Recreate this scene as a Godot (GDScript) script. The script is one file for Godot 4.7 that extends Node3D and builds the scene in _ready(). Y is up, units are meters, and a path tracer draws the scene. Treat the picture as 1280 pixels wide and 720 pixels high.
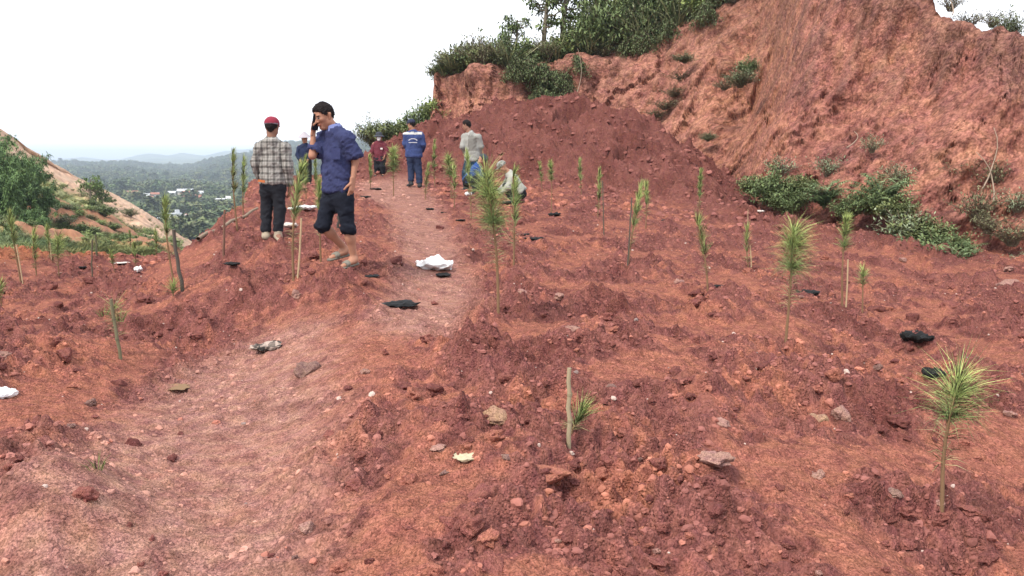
extends Node3D
# A replanted red-earth bench above a valley: young pines, planters, a spoil heap and a cut bank.

const Q := 1.0
const EYE := Vector3(0, 1.5, 0)
const FOC := 1065.0                 # focal length in photo pixels (1280 wide)
const PITCH := 0.1490

var rng := RandomNumberGenerator.new()
var M := {}
var taken := {}

# ---------------------------------------------------------------- pixels to directions
func ray(px: float, py: float) -> Vector3:
	var u := (px - 640.0) / FOC
	var v := -(py - 360.0) / FOC
	return Vector3(u, v * cos(PITCH) - sin(PITCH), -v * sin(PITCH) - cos(PITCH))
func at(px: float, py: float, d: float) -> Vector3:      # point on the ray at horizontal depth d
	var r := ray(px, py)
	return EYE + r * (d / -r.z)
func at_h(px: float, py: float, h: float) -> Vector3:    # point on the ray at height h
	var r := ray(px, py)
	return EYE + r * ((h - EYE.y) / r.y)

# ---------------------------------------------------------------- naming and tagging
func numbered(called: String) -> String:
	if not taken.has(called):
		taken[called] = 0
		return called
	taken[called] += 1
	return "%s_%03d" % [called, taken[called]]
func tag(o: Node, label: String, category: String, group := "") -> Node:
	o.set_meta("label", label)
	o.set_meta("category", category)
	if group != "": o.set_meta("group", group)
	return o
func thing(called: String, label: String, category: String, pos := Vector3.ZERO, turn := 0.0, group := "") -> Node3D:
	var o := Node3D.new()
	o.name = numbered(called)
	add_child(o)
	o.position = pos
	o.rotation.y = turn
	tag(o, label, category, group)
	return o
func part(called: String, mesh: Mesh, mat: Material, parent: Node) -> MeshInstance3D:
	var o := MeshInstance3D.new()
	o.name = called
	o.mesh = mesh
	if mat: o.material_override = mat
	o.cast_shadow = GeometryInstance3D.SHADOW_CASTING_SETTING_ON
	parent.add_child(o, true)
	return o
func solo(called: String, mesh: Mesh, mat: Material, label: String, category: String, pos := Vector3.ZERO, group := "") -> MeshInstance3D:
	var o := part(numbered(called), mesh, mat, self)
	o.position = pos
	tag(o, label, category, group)
	return o
func setting(called: String, mesh: Mesh, mat: Material) -> MeshInstance3D:
	var o := part(numbered(called), mesh, mat, self)
	o.set_meta("kind", "structure")
	return o
func stuff(called: String, mesh: Mesh, mat: Material, xf: Array, cols: Array, label: String, category: String) -> void:
	var mm := MultiMesh.new()
	mm.transform_format = MultiMesh.TRANSFORM_3D
	mm.use_colors = cols.size() > 0
	mm.mesh = mesh
	mm.instance_count = xf.size()
	for i in xf.size():
		mm.set_instance_transform(i, xf[i])
		if cols.size() > 0: mm.set_instance_color(i, cols[i])
	var o := MultiMeshInstance3D.new()
	o.multimesh = mm
	o.material_override = mat
	o.name = numbered(called)
	add_child(o)
	o.set_meta("kind", "stuff")
	tag(o, label, category)

# ---------------------------------------------------------------- noise and materials
func nz(seed_: int, freq: float, oct := 3, kind := FastNoiseLite.TYPE_SIMPLEX_SMOOTH) -> FastNoiseLite:
	var n := FastNoiseLite.new()
	n.seed = seed_
	n.noise_type = kind
	n.frequency = freq
	n.fractal_type = FastNoiseLite.FRACTAL_FBM if oct > 1 else FastNoiseLite.FRACTAL_NONE
	n.fractal_octaves = oct
	return n
func lin(r: float, g: float, b: float) -> Color:          # a linear base colour for albedo_color
	return Color(r, g, b).linear_to_srgb()
func mat(c: Color, rough := 0.9) -> StandardMaterial3D:
	var m := StandardMaterial3D.new()
	m.albedo_color = c
	m.roughness = rough
	m.metallic_specular = 0.3
	return m
func vmat(rough := 0.95) -> StandardMaterial3D:
	var m := mat(Color.WHITE, rough)
	m.vertex_color_use_as_albedo = true
	return m
func normal_tex(seed_: int, freq: float, oct: int, size: int, strength: float, kind := FastNoiseLite.TYPE_SIMPLEX_SMOOTH) -> ImageTexture:
	var n := nz(seed_, freq, oct, kind)
	var im := n.get_seamless_image(size, size)
	im.convert(Image.FORMAT_RGBA8)
	im.bump_map_to_normal_map(strength)
	return ImageTexture.create_from_image(im)
func soil_texture(seed_: int, size: int, specks: int, grain: float) -> ImageTexture:
	# grain of crumbly earth: crumbs of differing tone, pale grit and dark grit
	var a := nz(seed_, grain, 3, FastNoiseLite.TYPE_PERLIN).get_seamless_image(size, size).get_data()
	var b := nz(seed_ + 1, 0.012, 4).get_seamless_image(size, size).get_data()
	var n3 := nz(seed_ + 2, grain * 0.55, 1, FastNoiseLite.TYPE_CELLULAR)
	n3.cellular_return_type = FastNoiseLite.RETURN_CELL_VALUE
	var c := n3.get_seamless_image(size, size).get_data()
	var px := PackedByteArray()
	px.resize(size * size * 3)
	for i in size * size:
		var v := 205.0 + (a[i] - 128) * 0.45 + (b[i] - 128) * 0.12 + (c[i] - 128) * 0.24
		var w := (b[i] - 128) * 0.05
		px[i * 3] = int(clampf(v + 4, 0, 255))
		px[i * 3 + 1] = int(clampf(v + w, 0, 255))
		px[i * 3 + 2] = int(clampf(v - w, 0, 255))
	var im := Image.create_from_data(size, size, false, Image.FORMAT_RGB8, px)
	rng.seed = seed_
	for k in specks:
		var x := rng.randi_range(2, size - 5)
		var y := rng.randi_range(2, size - 5)
		var s := rng.randi_range(1, 3)
		var g := rng.randf()
		var col := Color(1, 0.97, 0.95) if g < 0.2 else Color(0.55, 0.52, 0.52).lerp(Color(0.75, 0.7, 0.7), rng.randf())
		im.fill_rect(Rect2i(x, y, s, maxi(1, s - rng.randi_range(0, 1))), col)
	return ImageTexture.create_from_image(im)
func soil_mat(tex: Texture2D, nrm: Texture2D, scale: float, depth: float, tri: bool) -> StandardMaterial3D:
	var m := vmat(1.0)
	m.albedo_texture = tex
	m.metallic_specular = 0.15
	m.uv1_triplanar = tri
	m.uv1_world_triplanar = tri
	m.uv1_triplanar_sharpness = 10.0
	m.uv1_scale = Vector3.ONE * scale
	m.normal_enabled = true
	m.normal_texture = nrm
	m.normal_scale = depth
	return m

# ---------------------------------------------------------------- mesh helpers
func grid_mesh(v: PackedVector3Array, col: PackedColorArray, w: int, h: int, flip := false, uv := PackedVector2Array()) -> ArrayMesh:
	var n := PackedVector3Array()
	n.resize(v.size())
	for j in h:
		var jm := maxi(j - 1, 0) * w
		var jp := mini(j + 1, h - 1) * w
		var row := j * w
		for i in w:
			var e := v[row + mini(i + 1, w - 1)] - v[row + maxi(i - 1, 0)]
			var f := v[jp + i] - v[jm + i]
			var q := e.cross(f).normalized()
			n[row + i] = -q if flip else q
	var idx := PackedInt32Array()
	idx.resize((w - 1) * (h - 1) * 6)
	var k := 0
	for j in h - 1:
		for i in w - 1:
			var a := j * w + i
			if not flip:
				idx[k] = a; idx[k + 1] = a + w; idx[k + 2] = a + 1
				idx[k + 3] = a + 1; idx[k + 4] = a + w; idx[k + 5] = a + w + 1
			else:
				idx[k] = a; idx[k + 1] = a + 1; idx[k + 2] = a + w
				idx[k + 3] = a + 1; idx[k + 4] = a + w + 1; idx[k + 5] = a + w
			k += 6
	return arr_mesh(v, n, col, idx, uv)
func arr_mesh(v: PackedVector3Array, n: PackedVector3Array, col: PackedColorArray, idx: PackedInt32Array, uv := PackedVector2Array()) -> ArrayMesh:
	var arr := []
	arr.resize(Mesh.ARRAY_MAX)
	arr[Mesh.ARRAY_VERTEX] = v
	arr[Mesh.ARRAY_NORMAL] = n
	if col.size() > 0: arr[Mesh.ARRAY_COLOR] = col
	if uv.size() > 0: arr[Mesh.ARRAY_TEX_UV] = uv
	if idx.size() > 0: arr[Mesh.ARRAY_INDEX] = idx
	var m := ArrayMesh.new()
	m.add_surface_from_arrays(Mesh.PRIMITIVE_TRIANGLES, arr)
	return m
func cubic(a: float, b: float, c: float, d: float, t: float) -> float:
	return b + 0.5 * t * (c - a + t * (2.0 * a - 5.0 * b + 4.0 * c - d + t * (3.0 * (b - c) + d - a)))
func cubic3(a: Vector3, b: Vector3, c: Vector3, d: Vector3, t: float) -> Vector3:
	return b + 0.5 * t * (c - a + t * (2.0 * a - 5.0 * b + 4.0 * c - d + t * (3.0 * (b - c) + d - a)))
func net_point(rows: Array, s: float, t: float) -> Vector3:   # Catmull-Rom through a control net; s along, t across
	var nr := rows.size()
	var j := clampi(int(t), 0, nr - 2)
	var nc: int = rows[0].size()
	var i := clampi(int(s), 0, nc - 2)
	var p := []
	for jj in range(j - 1, j + 3):
		var r: Array = rows[clampi(jj, 0, nr - 1)]
		p.append(cubic3(r[maxi(i - 1, 0)], r[i], r[i + 1], r[mini(i + 2, nc - 1)], s - i))
	return cubic3(p[0], p[1], p[2], p[3], t - j)
# piecewise linear table lookup
func table(t: Array, x: float) -> float:
	if x <= t[0][0]: return t[0][1]
	for k in range(1, t.size()):
		if x <= t[k][0]:
			return lerpf(t[k - 1][1], t[k][1], (x - t[k - 1][0]) / (t[k][0] - t[k - 1][0]))
	return t[-1][1]

# ---------------------------------------------------------------- the bench: height of the red earth
var tps_p := []
var tps_w := PackedFloat64Array()
var hg := PackedFloat32Array()
const HX0 := -24.0
const HD0 := -3.0
const HS := 0.25
const HW := 220
const HH := 200
var bumps := []
var heapg := PackedFloat32Array()
var pathg := PackedFloat32Array()
var path_pts := []
var n_a: FastNoiseLite
var n_b: FastNoiseLite
var n_c: FastNoiseLite
var n_d: FastNoiseLite
var n_e: FastNoiseLite
var n_f: FastNoiseLite

func warp(x: float, d: float) -> Vector2:
	return Vector2(x / (maxf(d, 0.0) + 2.0) * 3.0, log(maxf(d, -1.0) + 2.5) * 2.0)
func tps_k(r2: float) -> float:
	return 0.0 if r2 < 1e-9 else r2 * log(r2)
func tps_solve(c: Array) -> void:                      # thin plate through scattered ground points
	var n := c.size()
	var m := n + 3
	var a := []
	for q in c: tps_p.append(warp(q.x, -q.z))
	for i in n:
		var row := PackedFloat64Array()
		row.resize(m + 1)
		for j in n: row[j] = tps_k(tps_p[i].distance_squared_to(tps_p[j]))
		row[i] += 0.02
		row[n] = 1.0; row[n + 1] = tps_p[i].x; row[n + 2] = tps_p[i].y
		row[m] = c[i].y
		a.append(row)
	for k in 3:
		var row := PackedFloat64Array()
		row.resize(m + 1)
		for j in n: row[j] = [1.0, tps_p[j].x, tps_p[j].y][k]
		a.append(row)
	for i in m:
		var best := i
		for j in range(i + 1, m):
			if absf(a[j][i]) > absf(a[best][i]): best = j
		var t = a[i]; a[i] = a[best]; a[best] = t
		var ri: PackedFloat64Array = a[i]
		for j in range(i + 1, m):
			var rj: PackedFloat64Array = a[j]
			var f := rj[i] / ri[i]
			if f != 0.0:
				for k in range(i, m + 1): rj[k] -= f * ri[k]
				a[j] = rj
	tps_w.resize(m)
	for i in range(m - 1, -1, -1):
		var s: float = a[i][m]
		for k in range(i + 1, m): s -= a[i][k] * tps_w[k]
		tps_w[i] = s / a[i][i]
func tps(x: float, d: float) -> float:
	var q := warp(x, d)
	var n := tps_p.size()
	var s := tps_w[n] + tps_w[n + 1] * q.x + tps_w[n + 2] * q.y
	for i in n: s += tps_w[i] * tps_k(q.distance_squared_to(tps_p[i]))
	return s

const BANK := [[8.0, -3.6], [10.0, -4.1], [12.0, -4.5], [16.0, -5.1], [22.0, -6.4], [27.0, -8.3], [34.0, -9.0], [60.0, -9.0]]
const LOW := [[6.0, -0.05], [9.0, -0.15], [12.0, -0.32], [16.0, -0.58], [21.0, -0.85], [60.0, -1.2]]
const RIDGE := [[-4.2, 30.5, 2.0], [-2.6, 29.0, 2.75], [-0.4, 28.2, 3.3], [1.6, 27.6, 3.5], [3.1, 26.3, 3.0], [3.7, 24.4, 2.1], [4.2, 22.2, 1.3], [5.0, 19.8, 0.45], [6.4, 17.6, 0.08], [7.6, 15.4, -0.12], [7.8, 14.0, -0.35]]
var holes := []

func look(g: PackedFloat32Array, x: float, d: float) -> float:
	var gx := clampf((x - HX0) / HS, 0, HW - 1.001)
	var gd := clampf((d - HD0) / HS, 0, HH - 1.001)
	var i := int(gx)
	var j := int(gd)
	var fx := gx - i
	var fd := gd - j
	var k := j * HW + i
	return lerpf(lerpf(g[k], g[k + 1], fx), lerpf(g[k + HW], g[k + HW + 1], fx), fd)
func base_h(x: float, d: float) -> float:
	return look(hg, x, d)
func heap_h(x: float, d: float) -> float:
	return look(heapg, x, d)
func heap_raw(x: float, d: float) -> float:             # the dark spoil heap and its tail
	var best := -99.0
	for k in RIDGE.size() - 1:
		var a: Array = RIDGE[k]
		var b: Array = RIDGE[k + 1]
		var ex: float = b[0] - a[0]
		var ed: float = b[1] - a[1]
		var t := clampf(((x - a[0]) * ex + (d - a[1]) * ed) / (ex * ex + ed * ed), 0, 1)
		var cx: float = a[0] + ex * t
		var cd: float = a[1] + ed * t
		var r := sqrt((x - cx) * (x - cx) + (d - cd) * (d - cd))
		var top: float = lerpf(a[2], b[2], t)
		best = maxf(best, top + 0.25 - 0.62 * sqrt(r * r + 0.25))
	return best
func macro(x: float, d: float) -> float:                # ground without clods
	var h := base_h(x, d)
	if d > 7.0:
		var edge := table(BANK, d)
		var s := smoothstep(-1.3, 0.1, x - edge)
		s = 1.0 - (1.0 - s) * smoothstep(7.5, 10.5, d)
		if s < 1.0:
			var low := table(LOW, d) + 0.42 * exp(-((x + 10.0) * (x + 10.0)) / 3.0 - (d - 15.0) * (d - 15.0) / 9.0)
			var out := maxf(0.0, d - (20.5 + 0.25 * (x + 8.0)))
			low -= minf(0.55 * out, 5.0)
			h = lerpf(low, h, s)
		if d > 33.0: h -= minf(0.35 * (d - 33.0), 5.0) * smoothstep(2.0, -2.0, x)
		var m := heap_h(x, d) if d > 11.0 else -9.0
		var dif := m - h
		if dif > 0.45: h = m
		elif dif > -0.45:
			h = h + (dif + 0.45) * (dif + 0.45) / 1.8
	if d > 13.0: return h
	for b in bumps:
		if absf(d - b[1]) > b[2] * 2.4: continue
		var r2: float = ((x - b[0]) * (x - b[0]) + (d - b[1]) * (d - b[1])) / (b[2] * b[2])
		if r2 < 6.0: h += b[3] * exp(-r2)
	return h
func path_mask(x: float, d: float) -> float:
	return 0.0 if d < 0.0 or d > 36.0 or pathg.is_empty() else look(pathg, x, d)
func path_raw(x: float, d: float) -> float:             # 1 on the trodden track
	var best := 9.0
	for sg in path_pts:
		var a: Vector3 = sg[0]
		var b: Vector3 = sg[1]
		var e := Vector2(b.x - a.x, b.y - a.y)
		var t := clampf(((x - a.x) * e.x + (d - a.y) * e.y) / e.length_squared(), 0, 1)
		var w := lerpf(a.z, b.z, t)
		best = minf(best, (Vector2(x - a.x, d - a.y) - e * t).length() / w)
		if best < 0.4: break
	return 1.0 - smoothstep(0.6, 1.3, best)
func earth(x: float, d: float) -> float:                # ground with clods
	var h := macro(x, d)
	var p := path_mask(x, d)
	return h + relief(x, d, p)
func patch_at(x: float, d: float) -> float:             # tilled loose earth against flat crusts
	return clampf(0.74 + n_e.get_noise_2d(x, d) * 1.9, 0.12, 1.25)
func relief(x: float, d: float, p: float) -> float:
	var a := n_a.get_noise_2d(x, d)
	var b := n_b.get_noise_2d(x, d)
	var c := n_c.get_noise_2d(x, d)
	var r := lerpf(1.0, 0.22, p)
	var patch := patch_at(x, d)
	var lump := maxf(0.0, b + 0.05)
	var till := n_f.get_noise_2d(x, d)
	var h := (a * lerpf(0.085, 0.08, p) + maxf(0.0, till) * 0.10 * patch + lump * 0.20 * patch + (c * 0.05 + sqrt(maxf(0.0, c)) * 0.05) * maxf(patch, 0.22) - 0.055 * patch) * r
	if d < 14.0: return h
	var heap := smoothstep(-0.2, 0.5, heap_h(x, d) - base_h(x, d))
	if heap > 0.0:                                       # runnels and slumped lumps of tipped earth
		var e := n_e.get_noise_2d(x * 2.6 + 40.0, d * 1.1)
		h += heap * (e * 0.10 + maxf(0.0, b) * 0.24 + c * 0.14 + a * 0.16)
	for q in holes:
		var r2: float = ((x - q[0]) * (x - q[0]) / (q[2] * q[2]) + (d - q[1]) * (d - q[1]) / (q[3] * q[3]))
		if r2 < 2.5: h -= q[4] * (1.0 - smoothstep(0.6, 0.95, r2 + 0.9 * b))
	return h
func ground_at(px: float, py: float) -> Vector3:        # where a sight line meets the earth
	var r := ray(px, py)
	r /= -r.z
	var d := 1.2
	var last := 1.2
	while d < 60.0:
		var p := EYE + r * d
		if p.y < earth(p.x, d):
			var lo := last
			var hi := d
			for k in 14:
				var mid := (lo + hi) * 0.5
				var q := EYE + r * mid
				if q.y < earth(q.x, mid): hi = mid
				else: lo = mid
			var f := EYE + r * hi
			return Vector3(f.x, earth(f.x, hi), f.z)
		last = d
		d += maxf(0.04, d * 0.012)
	return at(px, py, 40.0)
func on_earth(x: float, d: float) -> Vector3:
	return Vector3(x, earth(x, d), -d)

func plan_earth() -> void:
	n_a = nz(11, 0.55, 3)
	n_b = nz(12, 2.3, 4, FastNoiseLite.TYPE_PERLIN)
	n_c = nz(13, 11.0, 2, FastNoiseLite.TYPE_PERLIN)
	n_d = nz(14, 6.0, 1, FastNoiseLite.TYPE_CELLULAR)
	n_d.cellular_jitter = 1.0
	n_e = nz(15, 0.75, 4)
	n_f = nz(16, 1.1, 3, FastNoiseLite.TYPE_PERLIN)
	n_f.fractal_type = FastNoiseLite.FRACTAL_RIDGED
	var c := []
	for q in [[-100, 720, -0.05], [0, 720, -0.03], [320, 720, -0.05], [640, 720, 0.06], [960, 720, 0.0], [1280, 720, -0.12], [1380, 720, -0.15],
		[-80, 600, 0.08], [60, 610, 0.13], [200, 620, -0.06], [320, 600, -0.05], [480, 600, 0.11], [640, 600, 0.07], [860, 600, 0.08], [1000, 600, 0.05], [1180, 638, -0.14], [1290, 600, -0.18],
		[-40, 500, 0.06], [100, 520, 0.04], [250, 510, -0.05], [380, 500, 0.03], [500, 480, 0.18], [700, 500, 0.16], [900, 500, 0.15], [1100, 500, 0.0], [1290, 500, -0.18],
		[-40, 425, 0.05], [70, 435, 0.12], [150, 450, 0.0], [300, 440, -0.04], [450, 430, 0.22], [640, 430, 0.22], [800, 420, 0.22], [980, 428, 0.02], [1150, 430, -0.15], [1290, 420, -0.2],
		[-40, 385, -0.15], [100, 390, -0.12], [220, 366, -0.02], [290, 370, 0.2], [370, 350, 0.33], [420, 370, 0.3], [520, 375, 0.2], [622, 388, 0.26], [780, 360, 0.25], [930, 380, 0.1], [1053, 382, -0.16], [1200, 370, -0.25], [1290, 370, -0.22],
		[430, 330, 0.45], [535, 330, 0.33], [642, 333, 0.32], [785, 332, 0.2], [885, 358, 0.1], [937, 330, 0.0], [1180, 345, -0.35], [1290, 340, -0.3],
		[340, 300, 0.42], [440, 285, 0.55], [530, 290, 0.4], [755, 293, 0.25], [692, 270, 0.42], [808, 283, 0.25], [950, 290, 0.0], [1100, 300, -0.1],
		[520, 232, 0.84], [590, 240, 0.75], [475, 219, 0.93], [383, 232, 0.75], [728, 243, 0.65], [300, 262, 0.55]]:
		c.append(at_h(q[0], q[1], q[2]))
	for q in [[-6, 36, 1.0], [0, 40, 1.0], [10, 30, 0.6], [14, 18, -0.2], [18, 12, -0.2], [12, 6, -0.3], [-3, -2, 0], [3, -2, 0], [-14, 30, 0.8], [0, 48, 1], [20, 40, 0.5]]:
		c.append(Vector3(q[0], q[2], -q[1]))
	tps_solve(c)
	hg.resize(HW * HH)
	for j in HH:
		for i in HW: hg[j * HW + i] = tps(HX0 + i * HS, HD0 + j * HS)
	heapg.resize(HW * HH)
	heapg.fill(-9.0)
	for j in range(52, HH):
		for i in range(50, HW): heapg[j * HW + i] = heap_raw(HX0 + i * HS, HD0 + j * HS)
	# local heaps and dips: photo point, radius, height
	for q in [[60, 615, 0.34, 0.13], [20, 570, 0.3, 0.08], [60, 450, 0.6, 0.12], [610, 650, 0.2, 0.09], [690, 575, 0.32, 0.06], [600, 590, 0.25, 0.04], [650, 690, 0.25, 0.05],
		[1150, 590, 0.20, 0.06], [1230, 660, 0.22, -0.10], [1110, 575, 0.2, 0.05], [910, 390, 0.5, 0.12], [470, 520, 0.4, 0.07], [430, 580, 0.3, 0.05], [230, 420, 0.5, 0.08],
		[560, 480, 0.4, 0.05], [800, 470, 0.6, 0.06], [720, 540, 0.22, 0.05], [250, 385, 0.5, 0.14], [340, 380, 0.6, 0.1], [460, 420, 0.4, 0.08], [880, 640, 0.4, 0.05], [1060, 680, 0.3, 0.06],
		[1000, 480, 0.5, 0.07], [1240, 440, 0.5, 0.08], [130, 400, 0.5, 0.07], [270, 330, 0.7, 0.12], [1240, 370, 0.7, 0.12], [470, 640, 0.22, 0.05], [520, 560, 0.25, 0.06], [440, 480, 0.3, 0.06], [400, 395, 0.5, 0.1], [300, 395, 0.4, 0.08], [760, 600, 0.25, 0.05], [1090, 450, 0.4, 0.07], [180, 440, 0.35, 0.07], [30, 660, 0.2, 0.06], [860, 540, 0.35, 0.05], [960, 400, 0.5, 0.08], [700, 450, 0.4, 0.06]]:
		var p := at_h(q[0], q[1], 0.1)
		bumps.append([p.x, -p.z, q[2], q[3]])
	for line in [[[150, 760, 0.62], [215, 640, 0.66], [275, 540, 0.68], [318, 470, 0.6], [345, 425, 0.45]], [[520, 405, 0.35], [538, 365, 0.42], [542, 330, 0.38], [530, 295, 0.45], [520, 262, 0.5], [495, 238, 0.8], [480, 224, 0.8]]]:
		for k in line.size() - 1:
			var p := ground_at(line[k][0], line[k][1])
			var p2 := ground_at(line[k + 1][0], line[k + 1][1])
			path_pts.append([Vector3(p.x, -p.z, line[k][2]), Vector3(p2.x, -p2.z, line[k + 1][2])])
	var pg := PackedFloat32Array()
	pg.resize(HW * HH)
	for j in HH:
		for i in range(50, 140): pg[j * HW + i] = path_raw(HX0 + i * HS, HD0 + j * HS)
	pathg = pg
	for q in [[714, 141, 0.58, 0.36, 0.85], [772, 191, 0.40, 0.30, 0.7], [792, 184, 0.42, 0.32, 0.85], [559, 164, 0.34, 0.30, 0.7], [543, 162, 0.15, 0.2, 0.25], [672, 160, 0.2, 0.15, 0.12]]:
		var p := ground_at(q[0], q[1])
		holes.append([p.x, -p.z, q[2], q[3], q[4]])

func soil_colour(x: float, y: float, d: float, p: float, cn: FastNoiseLite, cm: FastNoiseLite) -> Color:
	var brown := Color(0.268, 0.109, 0.092)
	var orange := Color(0.390, 0.156, 0.106)
	var dark := Color(0.188, 0.070, 0.058)
	var pale := Color(0.475, 0.262, 0.205)
	var n := cn.get_noise_2d(x, d)
	var m := cm.get_noise_2d(x, d)
	var crust := 1.0 - smoothstep(0.25, 0.75, patch_at(x, d) - 0.5 * m)
	var c := brown.lerp(orange, maxf(crust * 0.85, smoothstep(0.1, 0.5, n + 0.5 * m)))
	c = c.lerp(dark, smoothstep(0.05, 0.5, -n - 0.3 * m) * 0.7 * (1.0 - crust))
	c = c.lerp(pale, p * clampf(0.7 + 0.5 * m, 0.3, 0.95))
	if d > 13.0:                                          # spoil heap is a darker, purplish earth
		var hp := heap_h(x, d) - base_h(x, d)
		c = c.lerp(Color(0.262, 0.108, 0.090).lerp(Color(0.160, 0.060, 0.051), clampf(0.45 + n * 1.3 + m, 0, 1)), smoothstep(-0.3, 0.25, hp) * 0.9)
	if d > 9.0 and x < -6.5 - 0.1 * d:
		c = c.lerp(Color(0.42, 0.165, 0.085), smoothstep(-8.3, -9.3, x) * 0.8)
	return c * (1.0 + lerpf(0.22, 0.08, p) * m)

func build_earth() -> void:
	var rows := [-1.5]
	while rows[-1] < 58.0:
		var d: float = rows[-1]
		rows.append(d + (minf(0.009 + 0.0004 * d * d, 0.075 if d < 31.0 else 1.0) + (0.05 if d < 1.6 else 0.0)) / Q)
	var w := int(560 * Q)
	var h := rows.size()
	var v := PackedVector3Array()
	var col := PackedColorArray()
	var uv := PackedVector2Array()
	v.resize(w * h)
	col.resize(w * h)
	uv.resize(w * h)
	var cn := nz(21, 0.7, 5)
	var cm := nz(22, 5.0, 3)
	for j in h:
		var d: float = rows[j]
		var half := 0.70 * maxf(d, 0.0) + 1.7
		for i in w:
			var x := (float(i) / (w - 1) * 2.0 - 1.0) * half
			var p := path_mask(x, d)
			var y := macro(x, d) + relief(x, d, p)
			v[j * w + i] = Vector3(x, y, -d)
			uv[j * w + i] = Vector2(x, d)
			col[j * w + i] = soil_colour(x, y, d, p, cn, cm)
	setting("ground", grid_mesh(v, col, w, h, false, uv), M.soil)

# ---------------------------------------------------------------- the cut bank
var cliff_rows := []
func plan_cliff() -> void:
	# each column: base, lower, upper, lip (photo point and depth)
	var cols := [
		[[575, 190, 50], [572, 150, 50], [574, 120, 50], [578, 95, 50]],
		[[524, 205, 38], [538, 160, 38.5], [546, 125, 39], [551, 96, 39.5]],
		[[556, 200, 35.5], [562, 160, 36], [566, 122, 36.5], [570, 86, 37.2]],
		[[600, 190, 34.5], [602, 150, 34.8], [604, 115, 35.3], [606, 82, 36]],
		[[650, 185, 34], [652, 150, 34.4], [654, 115, 35], [656, 80, 36]],
		[[700, 180, 33.5], [704, 145, 34], [708, 110, 35], [712, 72, 36.5]],
		[[755, 180, 32.5], [758, 145, 33], [764, 105, 34.4], [770, 60, 36.3]],
		[[812, 205, 29.5], [815, 160, 31], [822, 110, 33], [828, 38, 36]],
		[[868, 235, 25.5], [872, 190, 27.5], [880, 115, 30.5], [890, 8, 34.5]],
		[[915, 250, 23.4], [920, 205, 25.2], [938, 130, 28.8], [958, -12, 33]],
		[[962, 262, 21], [965, 205, 21.9], [992, 100, 24.0], [1012, -25, 27.0]],
		[[1050, 275, 19.4], [1050, 205, 20.6], [1060, 100, 22.3], [1072, -30, 24.4]],
		[[1130, 290, 18], [1132, 205, 19.3], [1140, 100, 20.8], [1150, -12, 22.4]],
		[[1172, 300, 17.3], [1175, 205, 18.8], [1180, 110, 20.0], [1184, 14, 21.2]],
		[[1212, 315, 16.6], [1214, 210, 18.3], [1220, 120, 19.3], [1226, 31, 20.3]],
		[[1240, 325, 16.2], [1242, 215, 18.0], [1246, 120, 19.0], [1250, 28, 19.8]],
		[[1290, 345, 15.6], [1290, 225, 17.2], [1290, 150, 18.0], [1292, 68, 18.8]],
		[[1400, 370, 14.4], [1400, 250, 15.8], [1400, 150, 16.8], [1400, 60, 17.6]],
		[[1700, 420, 12.5], [1700, 250, 14.0], [1700, 130, 15.2], [1700, 30, 16.2]]]
	for j in 6: cliff_rows.append([])
	for c in cols:
		var top: Vector3 = at(c[3][0], c[3][1], c[3][2])
		var foot: Vector3 = at(c[0][0], c[0][1], c[0][2])
		cliff_rows[0].append(foot + Vector3(-0.2, -0.8, 1.2))
		for k in 4: cliff_rows[k + 1].append(at(c[k][0], c[k][1], c[k][2]))
		var back := Vector3(0.15, 0, -1).normalized()
		cliff_rows[5].append(top + back * 7.0 + Vector3(0, -1.3, 0))
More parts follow.
